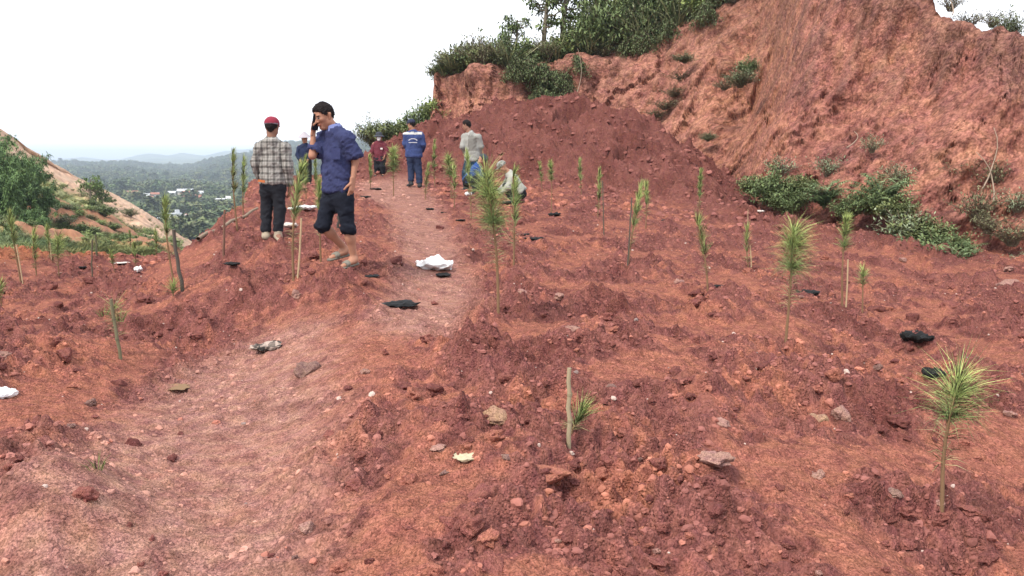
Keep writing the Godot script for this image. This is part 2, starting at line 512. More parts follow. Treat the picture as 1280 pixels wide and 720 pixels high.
func build_cliff() -> void:
	var nc: int = cliff_rows[0].size()
	var w := int(620 * Q)
	var h := int(230 * Q)
	var v := PackedVector3Array()
	var col := PackedColorArray()
	var uv := PackedVector2Array()
	v.resize(w * h)
	col.resize(w * h)
	uv.resize(w * h)
	var big := nz(31, 0.28, 3)
	var rill := nz(32, 0.8, 4)
	var fine := nz(33, 2.2, 3, FastNoiseLite.TYPE_PERLIN)
	var band := nz(34, 0.4, 4, FastNoiseLite.TYPE_PERLIN)
	var crack := nz(36, 0.5, 3, FastNoiseLite.TYPE_PERLIN)
	crack.fractal_type = FastNoiseLite.FRACTAL_RIDGED
	var slab := nz(37, 0.42, 1, FastNoiseLite.TYPE_CELLULAR)
	slab.cellular_return_type = FastNoiseLite.RETURN_CELL_VALUE
	slab.domain_warp_enabled = true
	slab.domain_warp_amplitude = 1.2
	slab.domain_warp_frequency = 0.5
	var cell := nz(35, 0.9, 1, FastNoiseLite.TYPE_CELLULAR)
	cell.cellular_return_type = FastNoiseLite.RETURN_DISTANCE2_SUB
	for j in h:
		var t := float(j) / (h - 1)
		t = (t / 0.88 * 4.0) if t < 0.88 else 4.0 + (t - 0.88) / 0.12
		for i in w:
			var s := float(i) / (w - 1) * (nc - 1)
			var p := net_point(cliff_rows, s, t)
			var face := smoothstep(0.2, 0.9, t) * (1.0 - 0.75 * smoothstep(3.9, 4.3, t))
			# slabs, vertical rills, crumbs; all pushed out along the face
			var a := big.get_noise_3d(p.x, p.y * 0.7, p.z)
			var b := rill.get_noise_3d(p.x * 1.5, p.y * 0.16, p.z * 1.5)
			var f := fine.get_noise_3d(p.x, p.y, p.z)
			var g := cell.get_noise_3d(p.x, p.y * 0.6, p.z)
			var cr := crack.get_noise_3d(p.x * 1.2 + p.y * 0.3, p.y * 0.7, p.z)
			var push := (a * 0.95 + b * 0.34 + f * 0.075 - maxf(0.0, cr - 0.35) * 0.5 + minf(g + 0.75, 0.35) * 0.15 + slab.get_noise_3d(p.x * 1.1, p.y * 0.45, p.z * 1.1) * 0.17) * face
			var outw := Vector3(-0.30, 0.35, 0.88)
			v[j * w + i] = p + outw * push
			uv[j * w + i] = Vector2(p.x * 0.62 + p.z * 0.78, p.y * 1.15)
			var k := band.get_noise_3d(p.x, p.y * 1.6, p.z)
			var red := Color(0.355, 0.156, 0.120)
			var org := Color(0.470, 0.225, 0.152)
			var drk := Color(0.255, 0.114, 0.098)
			var brn := Color(0.265, 0.140, 0.108)
			var c := red.lerp(org, smoothstep(-0.1, 0.5, k + 0.5 * f))
			c = c.lerp(drk, smoothstep(0.0, 0.45, -k + 0.4 * b) * 0.8)
			c = c.lerp(brn, smoothstep(2.9, 3.9, t + b * 1.6) * 0.7)     # humus-stained earth under the turf
			c = c.lerp(Color(0.38, 0.185, 0.118), smoothstep(7.0, 8.6, s + b) * (1.0 - smoothstep(9.2, 10.2, s + b)) * 0.5)
			if s < 8.0: c = c.lerp(Color(0.44, 0.215, 0.155), 0.5)
			if t > 4.15: c = c.lerp(Color(0.09, 0.08, 0.045), 0.8)
			col[j * w + i] = c * (1.0 + 0.2 * f)
	var o := setting("cut_bank", grid_mesh(v, col, w, h, false, uv), M.bank)
	o.set_meta("label", "steep bare red and orange earth cut behind the heap")

# ---------------------------------------------------------------- the hill across the gully and the far valley
var hill_rows := []
func plan_hill() -> void:
	var px := [-420, -200, -60, 0, 60, 122, 178, 210, 250, 330]
	var rows := [
		[22, [393, 393, 393, 393, 393, 393, 393, 393, 393, 393]],
		[34, [306, 316, 320, 311, 320, 327, 331, 338, 355, 365]],
		[52, [230, 245, 262, 272, 288, 301, 309, 322, 345, 355]],
		[76, [120, 170, 205, 228, 254, 276, 298, 310, 338, 350]]]
	for r in rows:
		var a := []
		for k in px.size(): a.append(at(px[k], r[1][k], r[0]))
		hill_rows.append(a)
	var ridge := []
	var back := []
	var rd := [78, 84, 90, 95, 106, 120, 140, 152, 162, 175]
	var rp := [-60, 60, 130, 160, 202, 236, 264, 285, 325, 345]
	for k in px.size():
		var q := at(px[k], rp[k], rd[k])
		ridge.append(q)
		back.append(q + Vector3(6, -22, -45))
	hill_rows.append(ridge)
	hill_rows.append(back)
func build_hill() -> void:
	var w := int(380 * Q)
	var h := int(260 * Q)
	var nc: int = hill_rows[0].size()
	var v := PackedVector3Array()
	var col := PackedColorArray()
	v.resize(w * h)
	col.resize(w * h)
	var big := nz(41, 0.06, 4)
	var mid := nz(42, 0.25, 4)
	var fin := nz(43, 1.1, 3, FastNoiseLite.TYPE_PERLIN)
	for j in h:
		var t := float(j) / (h - 1) * 5.0
		for i in w:
			var s := float(i) / (w - 1) * (nc - 1)
			var p := net_point(hill_rows, s, t)
			var a := big.get_noise_2d(p.x, p.z)
			var b := mid.get_noise_2d(p.x, p.z)
			var crest := 1.0 - smoothstep(0.0, 0.6, absf(t - 4.0))
			var fn := fin.get_noise_2d(p.x, p.z * 0.5)
			p.y += (a * 1.6 + b * 0.55 + fn * 0.35) * smoothstep(0.2, 1.5, t) * (1.0 - 0.75 * crest)
			v[j * w + i] = p
			var turf := Color(0.17, 0.20, 0.075).lerp(Color(0.29, 0.29, 0.13), clampf(0.5 + b, 0, 1))
			var clay := Color(0.31, 0.135, 0.075).lerp(Color(0.24, 0.10, 0.065), clampf(0.5 + b * 1.5, 0, 1))
			var cut := Color(0.50, 0.34, 0.235).lerp(Color(0.40, 0.245, 0.165), clampf(0.5 + b * 1.6, 0, 1))
			# bare beige cutting along the crest, clay scars below it, turf lower down
			var lim := 3.45 if s < 5.2 else lerpf(3.45, 2.6, clampf((s - 5.2) / 1.2, 0, 1))
			var bare := smoothstep(lim - 0.12, lim + 0.12, t + b * 0.25)
			var scar := smoothstep(0.06, 0.2, a + 0.4 * b - absf(t - 2.8) * 0.08) * smoothstep(0.5, 0.9, t) * smoothstep(2.6, 3.6, s)
			var c := turf.lerp(clay, scar * 0.9).lerp(cut, bare)
			col[j * w + i] = c * (1.0 + 0.2 * b + 0.5 * fn)
	setting("hillside", grid_mesh(v, col, w, h), M.hill)

const FAR := [ # depth, then photo height of the land at px 40, 150, 230, 300, 370, 480, 700
	[100, 420, 420, 420, 420, 420, 420, 420],
	[170, 372, 372, 372, 372, 372, 372, 372],
	[300, 303, 303, 303, 303, 303, 303, 303],
	[450, 276, 276, 276, 276, 274, 272, 270],
	[650, 252, 252, 252, 252, 248, 240, 235],
	[900, 236, 238, 240, 238, 228, 215, 210],
	[1300, 222, 222, 226, 218, 203, 195, 190],
	[1700, 214, 214, 218, 205, 190, 183, 182],
	[2100, 207, 208, 212, 197, 180, 178, 178],
	[2600, 211, 211, 213, 206, 196, 192, 192],
	[3400, 206, 206, 206, 205, 204, 200, 200],
	[4400, 203, 203, 200, 199, 197, 194, 194]]
const PEAK := [[-200, 203], [40, 202], [75, 200], [110, 197], [135, 200], [154, 200.5], [175, 195], [191, 191], [205, 193], [215, 195], [232, 191], [248, 194], [262, 194.5], [285, 189.5], [320, 186], [400, 181], [600, 180], [900, 184]]
var n_far: FastNoiseLite
func far_h(px: float, d: float) -> float:
	var xs := [40.0, 150.0, 230.0, 300.0, 370.0, 480.0, 700.0]
	var c := 0
	while c < 5 and px > xs[c + 1]: c += 1
	var f := clampf((px - xs[c]) / (xs[c + 1] - xs[c]), 0, 1)
	f = f * f * (3.0 - 2.0 * f)
	var k := 0
	while k < FAR.size() - 2 and d > FAR[k + 1][0]: k += 1
	var t := clampf((d - FAR[k][0]) / (FAR[k + 1][0] - FAR[k][0]), 0, 1)
	t = t * t * (3.0 - 2.0 * t)
	var pa := lerpf(FAR[k][c + 1], FAR[k][c + 2], f)
	var pb := lerpf(FAR[k + 1][c + 1], FAR[k + 1][c + 2], f)
	var h := lerpf(at(640, pa, FAR[k][0]).y, at(640, pb, FAR[k + 1][0]).y, t)
	if d > 4400.0:
		var crest := at(640, table(PEAK, px), 6000).y
		h = lerpf(h, crest, smoothstep(4400, 6000, d))
		if d > 6000.0: h = lerpf(crest, -150.0, smoothstep(6000, 9500, d))
	var x := (px - 640.0) / FOC * d
	return h + n_far.get_noise_2d(x, d) * clampf(d * 0.010, 0.0, 12.0)
func far_point(px: float, d: float) -> Vector3:
	return Vector3((px - 640.0) / FOC * d, far_h(px, d), -d)
func build_far() -> void:
	n_far = nz(51, 0.003, 4)
	var w := 420
	var rows := [100.0]
	while rows[-1] < 9500.0: rows.append(rows[-1] * 1.018)
	var h := rows.size()
	var v := PackedVector3Array()
	var col := PackedColorArray()
	v.resize(w * h)
	col.resize(w * h)
	var cn := nz(52, 0.006, 4)
	for j in h:
		for i in w:
			var px := lerpf(-700, 1500, float(i) / (w - 1))
			var p := far_point(px, rows[j])
			v[j * w + i] = p
			var n := cn.get_noise_2d(p.x, p.z)
			var c := Color(0.06, 0.082, 0.035).lerp(Color(0.16, 0.18, 0.08), smoothstep(0.0, 0.5, n))
			col[j * w + i] = c
	setting("valley", grid_mesh(v, col, w, h), M.hill)

# ---------------------------------------------------------------- strips, tubes and leaves
class Soup:
	var v := PackedVector3Array()
	var n := PackedVector3Array()
	var c := PackedColorArray()
	func tri(a: Vector3, b: Vector3, d: Vector3, nn: Vector3, col: Color) -> void:
		v.push_back(a); v.push_back(b); v.push_back(d)
		n.push_back(nn); n.push_back(nn); n.push_back(nn)
		c.push_back(col); c.push_back(col); c.push_back(col)
	func tri3(a: Vector3, b: Vector3, d: Vector3, na: Vector3, nb: Vector3, nd: Vector3, col: Color) -> void:
		v.push_back(a); v.push_back(b); v.push_back(d)
		n.push_back(na); n.push_back(nb); n.push_back(nd)
		c.push_back(col); c.push_back(col); c.push_back(col)
	func flat(a: Vector3, b: Vector3, d: Vector3, col: Color) -> void:
		tri(a, b, d, (d - a).cross(b - a).normalized(), col)
	func mesh() -> ArrayMesh:
		var arr := []
		arr.resize(Mesh.ARRAY_MAX)
		arr[Mesh.ARRAY_VERTEX] = v
		arr[Mesh.ARRAY_NORMAL] = n
		arr[Mesh.ARRAY_COLOR] = c
		var m := ArrayMesh.new()
		m.add_surface_from_arrays(Mesh.PRIMITIVE_TRIANGLES, arr)
		return m

func tube(s: Soup, pts: Array, r0: float, r1: float, sides: int, col: Color) -> void:
	var np := pts.size()
	var ring := []
	for k in np:
		var dir: Vector3 = (pts[mini(k + 1, np - 1)] - pts[maxi(k - 1, 0)]).normalized()
		var u := dir.cross(Vector3(0.31, 0.2, 0.93)).normalized()
		var w := dir.cross(u)
		var r := lerpf(r0, r1, float(k) / (np - 1))
		var row := []
		for i in sides:
			var a := TAU * i / sides
			var o := u * cos(a) + w * sin(a)
			row.append([pts[k] + o * r, o])
		ring.append(row)
	for k in np - 1:
		for i in sides:
			var j := (i + 1) % sides
			var a = ring[k][i]; var b = ring[k][j]; var c = ring[k + 1][i]; var d = ring[k + 1][j]
			s.tri3(a[0], c[0], b[0], a[1], c[1], b[1], col)
			s.tri3(b[0], c[0], d[0], b[1], c[1], d[1], col)
	for i in range(1, sides - 1):
		s.flat(ring[np - 1][0][0], ring[np - 1][i][0], ring[np - 1][i + 1][0], col)
func needle(s: Soup, p: Vector3, dir: Vector3, length: float, width: float, droop: float, col: Color) -> void:
	var side := dir.cross(Vector3(rng.randf() - 0.5, rng.randf() - 0.5, rng.randf() - 0.5)).normalized() * width * 0.5
	var q := p + dir * length * 0.5 - Vector3(0, droop * length * 0.12, 0)
	var d2 := (dir - Vector3(0, droop * 0.75, 0)).normalized()
	var tip := q + d2 * length * 0.5
	var nn := side.cross(dir).normalized()
	if nn.y < 0: nn = -nn
	s.tri(p - side * 0.7, q - side, p + side * 0.7, nn, col)
	s.tri(p + side * 0.7, q - side, q + side, nn, col)
	s.tri(q - side, tip, q + side, nn, col)
func leaf(s: Soup, p: Vector3, dir: Vector3, length: float, width: float, col: Color) -> void:
	var side := dir.cross(Vector3(rng.randf() - 0.5, 1.4, rng.randf() - 0.5)).normalized() * width * 0.5
	var up := side.cross(dir).normalized()
	if up.y < 0: up = -up
	var q := p + dir * length * 0.45
	var tip := p + dir * length - up * length * 0.16
	var up2 := (up + Vector3(rng.randf() - 0.5, 0.3, rng.randf() - 0.5) * 0.6).normalized()
	s.tri(p, q - side - up * width * 0.12, q, (up2 - side.normalized() * 0.3).normalized(), col)
	s.tri(p, q, q + side - up * width * 0.12, (up2 + side.normalized() * 0.3).normalized(), col)
	s.tri(q - side - up * width * 0.12, tip, q, up2, col)
	s.tri(q, tip, q + side - up * width * 0.12, up2, col)
func rdir(up := 0.0) -> Vector3:
	var a := rng.randf() * TAU
	var y := rng.randf_range(-1, 1)
	var r := sqrt(1.0 - y * y)
	return Vector3(r * cos(a), y + up, r * sin(a)).normalized()

# ---------------------------------------------------------------- young pines
# tuft: 0 narrow brush, 1 full plume, 2 small sprig; dry: share of straw-coloured needles
func pine(bx: float, by: float, tx: float, ty: float, tuft: int, start: float, dry: float, label: String, group := "", stake := false, dens := 1.0) -> void:
	var b := ground_at(bx, by)
	var d := -b.z
	var tip := at(tx, ty, d)
	var t := thing("pine_sapling", label, "sapling", b, 0.0, group)
	var full := tip - b
	var hgt := full.length()
	var nl := [0.15, 0.22, 0.13][tuft] as float
	nl = minf(nl, hgt * (0.4 if hgt > 0.4 else 0.75))
	var top: Vector3 = full * (1.0 - nl * [0.75, 0.5, 0.6][tuft] / hgt)
	var bend := Vector3(rng.randf_range(-0.05, 0.05), 0, rng.randf_range(-0.04, 0.04)) * hgt
	var pts := []
	for k in 8:
		var f := k / 7.0
		pts.append(top * f + bend * sin(f * PI) * 0.6 - Vector3(0, 0.05 if k == 0 else 0.0, 0))
	var s := Soup.new()
	var thick := clampf(0.006 + hgt * 0.006, 0.006, 0.014)
	tube(s, pts, thick, thick * 0.5, 6, Color(0.19, 0.115, 0.065))
	part("stem", s.mesh(), M.plant, t)
	s = Soup.new()
	var n := int([620, 1050, 420][tuft] * dens * clampf(hgt, 0.5, 1.3))
	var wind := Vector3(rng.randf_range(-0.1, 0.35), 0, rng.randf_range(-0.2, 0.2)) * (1.6 if d < 5.5 else 1.0)
	var whorl := rng.randf_range(2.0, 4.0)
	for k in n:
		var f := pow(rng.randf(), 0.75)
		f = clampf(f + 0.06 * sin(f * TAU * whorl), 0.0, 1.0)
		var g := lerpf(start, 1.0, f)
		var i := mini(int(g * 7), 6)
		var p: Vector3 = pts[i].lerp(pts[i + 1], g * 7 - i)
		var spread := [0.48, 1.6, 0.95][tuft] as float
		spread *= lerpf(1.3, 0.5, f * f)
		var o := rdir()
		var dir := (Vector3.UP + Vector3(o.x, o.y * 0.4, o.z) * spread * rng.randf_range(0.4, 1.35) + wind).normalized()
		var young := clampf(f + rng.randf_range(-0.3, 0.2), 0, 1)
		var col := Color(0.27, 0.38, 0.15).lerp(Color(0.60, 0.72, 0.25), young) * rng.randf_range(0.75, 1.2)
		if rng.randf() < dry * (1.3 - f): col = Color(0.32, 0.27, 0.12).lerp(Color(0.22, 0.20, 0.10), rng.randf())
		needle(s, p, dir, nl * rng.randf_range(0.45, 1.25), maxf(0.0018, d * 0.00031), rng.randf_range(0.0, [0.9, 2.2, 1.2][tuft]), col)
	if tuft != 2:                                          # a few sparse withered needles down the stem
		for k in int(60 * dens):
			var g := rng.randf_range(start * 0.55, start)
			var i := mini(int(g * 7), 6)
			var p: Vector3 = pts[i].lerp(pts[i + 1], g * 7 - i)
			var o := rdir()
			needle(s, p, Vector3(o.x, 0.3 + 0.4 * rng.randf(), o.z).normalized(), nl * rng.randf_range(0.35, 0.75), maxf(0.0026, d * 0.0003), 0.8, Color(0.26, 0.30, 0.12).lerp(Color(0.42, 0.34, 0.19), rng.randf()))
	part("needles", s.mesh(), M.needle, t)
	if stake:
		s = Soup.new()
		var o := Vector3(0.035, -0.04, 0.01)
		tube(s, [o, o + full * 0.28 + Vector3(0.004, 0, 0), o + full * 0.55], 0.009, 0.008, 6, Color(0.42, 0.31, 0.19))
		part("stake", s.mesh(), M.plant, t)

func stick(called: String, label: String, bx: float, by: float, tx: float, ty: float, r: float, col: Color, group := "", nodes := false) -> Node3D:
	var b := ground_at(bx, by)
	var tip := at(tx, ty, -b.z)
	var t := thing(called, label, "stake", b, 0.0, group)
	var s := Soup.new()
	var full := tip - b
	var pts := [Vector3(0, -0.06, 0)]
	for k in range(1, 7): pts.append(full * (k / 6.0) + Vector3(rng.randf_range(-1, 1), 0, rng.randf_range(-1, 1)) * r * 0.5)
	tube(s, pts, r, r * 0.85, 8, col)
	part("pole", s.mesh(), M.plant, t)
	if nodes:
		for k in [2, 4]:
			s = Soup.new()
			var u: Vector3 = full.normalized() * 0.006
			tube(s, [pts[k] - u, pts[k], pts[k] + u], r * 1.12, r * 1.12, 8, col * 0.8)
			part("joint", s.mesh(), M.plant, t)
	return t

func build_pines() -> void:
	var L := "young pines on the sunken terrace"
	var B := "young pines along the bench"
	pine(26, 352, 10, 260, 0, 0.5, 0.3, "tall pine sapling with a bushy top beside the orange soil bank", L, true, 1.4)
	pine(46, 345, 40, 282, 0, 0.3, 0.15, "slim pine sapling with needles almost to the ground on the terrace", L)
	pine(62, 322, 58, 279, 0, 0.35, 0.1, "pine sapling tied to a short pale stake at the terrace rim", L, true)
	pine(74, 346, 72, 289, 1, 0.5, 0.1, "bright green pine sapling with a wide plume on the terrace", L, false, 0.7)
	pine(144, 340, 137, 311, 2, 0.3, 0.3, "leaning small pine sapling between the bare stakes and the white sheet", L)
	pine(170, 334, 168, 299, 0, 0.35, 0.2, "short pine sapling beside the crumpled white bag on the terrace", L)
	pine(163, 311, 162, 287, 0, 0.4, 0.2, "tiny pine sapling on the terrace rim above the gully", L)
	pine(195, 324, 194, 285, 0, 0.35, 0.2, "pine sapling at the foot of the red bank near the twin stakes", L)
	pine(2, 382, 2, 345, 2, 0.2, 0.2, "low pine sapling in front of the orange soil bank", L)
	pine(219, 362, 204, 241, 0, 0.58, 0.15, "leaning tall pine sapling held by a dark stake on the bank foot", L, false, 1.2)
	pine(217, 371, 216, 348, 2, 0.2, 0.0, "knee-high green pine sprig at the foot of the dark stake", L)
	pine(297, 289, 290, 183, 0, 0.45, 0.7, "tall brownish pine sapling with withering needles on the bank edge", B)
	pine(304, 272, 304, 193, 0, 0.35, 0.25, "slender pine sapling behind the withering one on the bank edge", B)
	pine(367, 350, 376, 197, 0, 0.5, 0.1, "tall brush-topped pine sapling between the plaid shirt and blue shirt men", B, true, 1.5)
	pine(401, 327, 398, 222, 0, 0.62, 0.1, "pine sapling behind the legs of the man on the phone", B)
	pine(383, 250, 380, 193, 0, 0.3, 0.1, "pine sapling in front of the person in the conical hat", B, false, 1.2)
	pine(395, 245, 394, 196, 0, 0.3, 0.1, "pine sapling beside the person in the conical hat", B)
	pine(463, 235, 460, 192, 0, 0.25, 0.15, "bushy pine sapling next to the worker in maroon", B, false, 1.2)
	pine(492, 246, 491, 181, 1, 0.5, 0.15, "round-topped pine sapling between the maroon and navy workers", B, false, 0.8)
	pine(544, 234, 542, 174, 0, 0.35, 0.2, "thin tall pine sapling just behind the navy jacket worker", B)
	pine(532, 250, 535, 200, 0, 0.3, 0.35, "fading pine sapling at the heels of the navy jacket worker", B)
	pine(564, 246, 559, 190, 1, 0.45, 0.1, "plumed pine sapling between the navy worker and the squatting planters", B, false, 0.7)
	pine(568, 259, 566, 203, 0, 0.4, 0.15, "narrow pine sapling just in front of the plumed one by the planters", B)
	pine(589, 274, 583, 186, 0, 0.5, 0.1, "bright pine sapling in front of the standing grey shirt man", B, false, 1.3)
	pine(623, 388, 606, 203, 1, 0.56, 0.06, "largest pine sapling with a wide bright plume in front of the squatting planters", B, false, 1.75)
	pine(642, 333, 641, 207, 0, 0.42, 0.1, "dense upright pine sapling beside the largest plumed one", B, false, 1.5)
	pine(678, 240, 673, 202, 2, 0.3, 0.3, "thin pale pine sapling at the foot of the spoil heap", B)
	pine(689, 266, 688, 200, 2, 0.62, 0.15, "pine sapling with a tuft on a bare stem above a black bag", B, false, 1.4)
	pine(727, 243, 723, 195, 0, 0.35, 0.2, "pine sapling on the lower flank of the spoil heap", B)
	pine(747, 271, 749, 209, 0, 0.3, 0.15, "pine sapling just behind the dark stake near the heap", B)
	pine(785, 330, 801, 226, 0, 0.42, 0.1, "slanting green pine sapling tied to a thin dark stake", B, false, 1.3)
	pine(807, 285, 806, 224, 0, 0.45, 0.1, "pine sapling with bright yellow green top behind the slanting one", B)
	pine(875, 274, 876, 209, 0, 0.4, 0.1, "pine sapling with a dense brush growing on the heap's tail", B, false, 1.3)
	pine(885, 362, 869, 262, 0, 0.4, 0.45, "yellowing pine sapling in front of the dense brush one", B)
	pine(936, 336, 933, 276, 0, 0.3, 0.4, "sparse pine sapling beside a dry stick on the heap's tail", B, true, 0.7)
	pine(982, 428, 993, 271, 1, 0.58, 0.08, "tall pine sapling with a broad feathery plume near the cut bank shrubs", B, false, 1.5)
	pine(1053, 384, 1058, 266, 2, 0.62, 0.15, "pine sapling with a round tuft on a thick pale stem", B, true, 2.2)
	pine(1078, 391, 1079, 330, 2, 0.6, 0.1, "small pine sapling with a tuft beside the thick stemmed one", B, false, 1.3)
	pine(1178, 637, 1202, 446, 1, 0.64, 0.06, "leaning pine sapling with drooping long plume in the rutted slope", B, false, 1.15)
	pine(713, 540, 740, 494, 0, 0.25, 0.05, "knee-high pine sprig leaning off a bamboo stake among the clods", B, false, 0.8)
	pine(150, 440, 140, 368, 1, 0.55, 0.9, "withered pale pine sapling against a short green bamboo stake", L, false, 0.35)
	stick("bamboo_stake", "thick green bamboo stake holding the knee-high pine sprig", 711, 558, 712, 460, 0.012, Color(0.31, 0.255, 0.165), "", true)
	stick("bamboo_stake", "green bamboo stake leaning in the soil beside the withered sapling", 151, 449, 138, 374, 0.012, Color(0.15, 0.14, 0.085), "", true)
	stick("wooden_stake", "dark squared stake leaning beside the tall sapling at the bank foot", 228, 364, 217, 287, 0.018, Color(0.085, 0.072, 0.06))
	stick("wooden_stake", "grey stake behind the slanting sapling's foot in open soil", 784, 332, 790, 247, 0.009, Color(0.09, 0.075, 0.06))
	stick("wooden_stake", "dark stake with green sprigs near the heap foot", 755, 294, 753, 226, 0.011, Color(0.10, 0.08, 0.06))
	stick("wooden_stake", "bare dark stake standing on the sunken terrace", 115, 345, 115, 299, 0.012, Color(0.10, 0.085, 0.06))
	stick("wooden_stake", "short thick stake on the terrace rim above the gully", 121, 318, 119, 293, 0.018, Color(0.10, 0.10, 0.06))
	stick("dry_stick", "brown dry stick upright on the red bank's slope", 280, 322, 281, 262, 0.016, Color(0.16, 0.085, 0.06))
	stick("dry_stick", "thin pale dry stick beside the sparse sapling", 934, 330, 935, 262, 0.006, Color(0.36, 0.25, 0.16))
	stick("dry_stick", "short dark stick behind the legs of the man on the phone", 423, 285, 424, 258, 0.02, Color(0.06, 0.055, 0.05))
	# a pole lying on the bank and a red cane by the planters
	var a := ground_at(248, 304)
	var b := ground_at(322, 266)
	a.y += 0.06
	b.y += 0.07
	var s := Soup.new()
	var pts := []
	for k in 9: pts.append((b - a) * (k / 8.0) + Vector3(0, sin(k * 1.9) * 0.02, 0))
	tube(s, pts, 0.03, 0.022, 8, Color(0.23, 0.17, 0.12))
	solo("wooden_pole", s.mesh(), M.plant, "long weathered pole lying up the red bank's edge", "pole", a)
	a = ground_at(637, 291)
	s = Soup.new()
	var e := at(628, 265, -a.z + 0.1) - a
	tube(s, [Vector3(0, -0.03, 0), e * 0.5, e], 0.010, 0.009, 6, Color(0.45, 0.13, 0.11))
	solo("red_cane", s.mesh(), M.plant, "thin reddish cane stuck aslant behind the largest sapling", "cane", a)

# ---------------------------------------------------------------- shrubs
# returns [stem mesh, leaf mesh] for a shrub about 1 m wide and 1 m tall
func shrub_meshes(sd: int, stems: int, leaves: int, ll: float, lw: float, ca: Color, cb: Color, spread := 0.55, hang := 0.0) -> Array:
	rng.seed = sd
	var st := Soup.new()
	var lf := Soup.new()
	var ends := []
	for k in stems:
		var a := rng.randf() * TAU
		var out := Vector3(cos(a), 0, sin(a)) * spread * sqrt(rng.randf())
		var hh := rng.randf_range(0.45, 1.0) * (1.0 - 0.45 * out.length() / spread)
		var pts := [out * 0.12]
		for i in range(1, 6):
			var f := i / 5.0
			pts.append(out * (0.12 + 0.88 * f * f) + Vector3(rng.randf_range(-0.05, 0.05), hh * f - hang * f * f, rng.randf_range(-0.05, 0.05)))
		tube(st, pts, 0.012, 0.004, 4, Color(0.13, 0.10, 0.07))
		ends.append(pts)
	for k in leaves:
		var pts: Array = ends[rng.randi() % ends.size()]
		var f := lerpf(0.22, 1.0, sqrt(rng.randf())) * 5.0
		var i := mini(int(f), 4)
		var p: Vector3 = pts[i].lerp(pts[i + 1], f - i) + rdir() * rng.randf() * 0.15
		var col := ca.lerp(cb, clampf(rng.randfn(0.45, 0.3), 0, 1))
		leaf(lf, p, rdir(0.35 - hang), ll * rng.randf_range(0.6, 1.25), lw * rng.randf_range(0.7, 1.2), col)
	return [st.mesh(), lf.mesh()]
func fern_meshes(sd: int, fronds: int, ca: Color, cb: Color) -> Array:   # arching fronds with leaflets
	rng.seed = sd
	var st := Soup.new()
	var lf := Soup.new()
	for k in fronds:
		var a := rng.randf() * TAU
		var o := Vector3(cos(a), 0, sin(a))
		var reach := rng.randf_range(0.15, 0.6)
		var hh := rng.randf_range(0.35, 0.95)
		var pts := []
		for i in 7:
			var f := i / 6.0
			pts.append(o * reach * f * (0.5 + 0.5 * f) + Vector3(0, hh * (1.6 * f - 0.85 * f * f), 0))
		tube(st, pts, 0.009, 0.003, 4, Color(0.12, 0.13, 0.06))
		var side := o.cross(Vector3.UP)
		var col := ca.lerp(cb, rng.randf())
		for i in 15:
			var f := lerpf(0.2, 1.0, i / 14.0) * 6.0
			var q := mini(int(f), 5)
			var p: Vector3 = pts[q].lerp(pts[q + 1], f - q)
			var l := 0.10 * sin(PI * clampf(f / 6.4, 0.08, 1.0)) + 0.02
			for g in [-1, 1]:
				leaf(lf, p, (side * g + o * 0.35 + rdir() * 0.35 - Vector3(0, 0.25, 0)).normalized(), l, l * 0.26, col * rng.randf_range(0.7, 1.3))
	return [st.mesh(), lf.mesh()]
func grass_mesh(sd: int, blades: int, hh: float, ca: Color, cb: Color, droop := 0.9) -> ArrayMesh:
	rng.seed = sd
	var s := Soup.new()
	for k in blades:
		var o := rdir()
		var p := Vector3(o.x, 0, o.z) * rng.randf() * 0.16
		needle(s, p, Vector3(o.x * 0.6, 1.0, o.z * 0.6).normalized(), hh * rng.randf_range(0.5, 1.1), 0.014, rng.randf_range(0.2, droop), ca.lerp(cb, rng.randf()))
	return s.mesh()
func tree_meshes(sd: int, hh: float, clumps: int, per: int, cr: float, ll: float, lw: float, low: float, ca: Color, cb: Color) -> Array:
	rng.seed = sd
	var st := Soup.new()
	var lf := Soup.new()
	var trunk := []
	for i in 7:
		var f := i / 6.0
		trunk.append(Vector3(sin(f * 3.0 + sd) * 0.05 * hh * f, hh * f * 0.9 - (0.2 if i == 0 else 0.0), cos(f * 2.0 + sd) * 0.04 * hh * f))
	tube(st, trunk, hh * 0.018 + 0.015, 0.012, 7, Color(0.16, 0.13, 0.10))
	for k in clumps:
		var f := lerpf(low, 0.98, rng.randf())
		var q := f * 6.0
		var i := mini(int(q), 5)
		var p: Vector3 = trunk[i].lerp(trunk[i + 1], q - i)
		var a := rng.randf() * TAU
		var reach := cr * hh * sqrt(sin(PI * clampf((f - low) / (1.06 - low) * 0.85 + 0.12, 0, 1))) * rng.randf_range(0.35, 1.0)
		var e := p + Vector3(cos(a) * reach, reach * rng.randf_range(0.15, 0.55), sin(a) * reach)
		tube(st, [p, p.lerp(e, 0.5) + Vector3(0, -0.03 * hh, 0), e], 0.006 * hh + 0.004, 0.004, 4, Color(0.15, 0.12, 0.09))
		var tone := rng.randf()
		for m in per:
			var o := rdir() * pow(rng.randf(), 0.5) * hh * rng.randf_range(0.05, 0.11)
			o.y *= 0.6
			leaf(lf, e + o, rdir(-0.1), ll * rng.randf_range(0.6, 1.3), lw, ca.lerp(cb, clampf(tone * 0.6 + rng.randf() * 0.4, 0, 1)))
	return [st.mesh(), lf.mesh()]
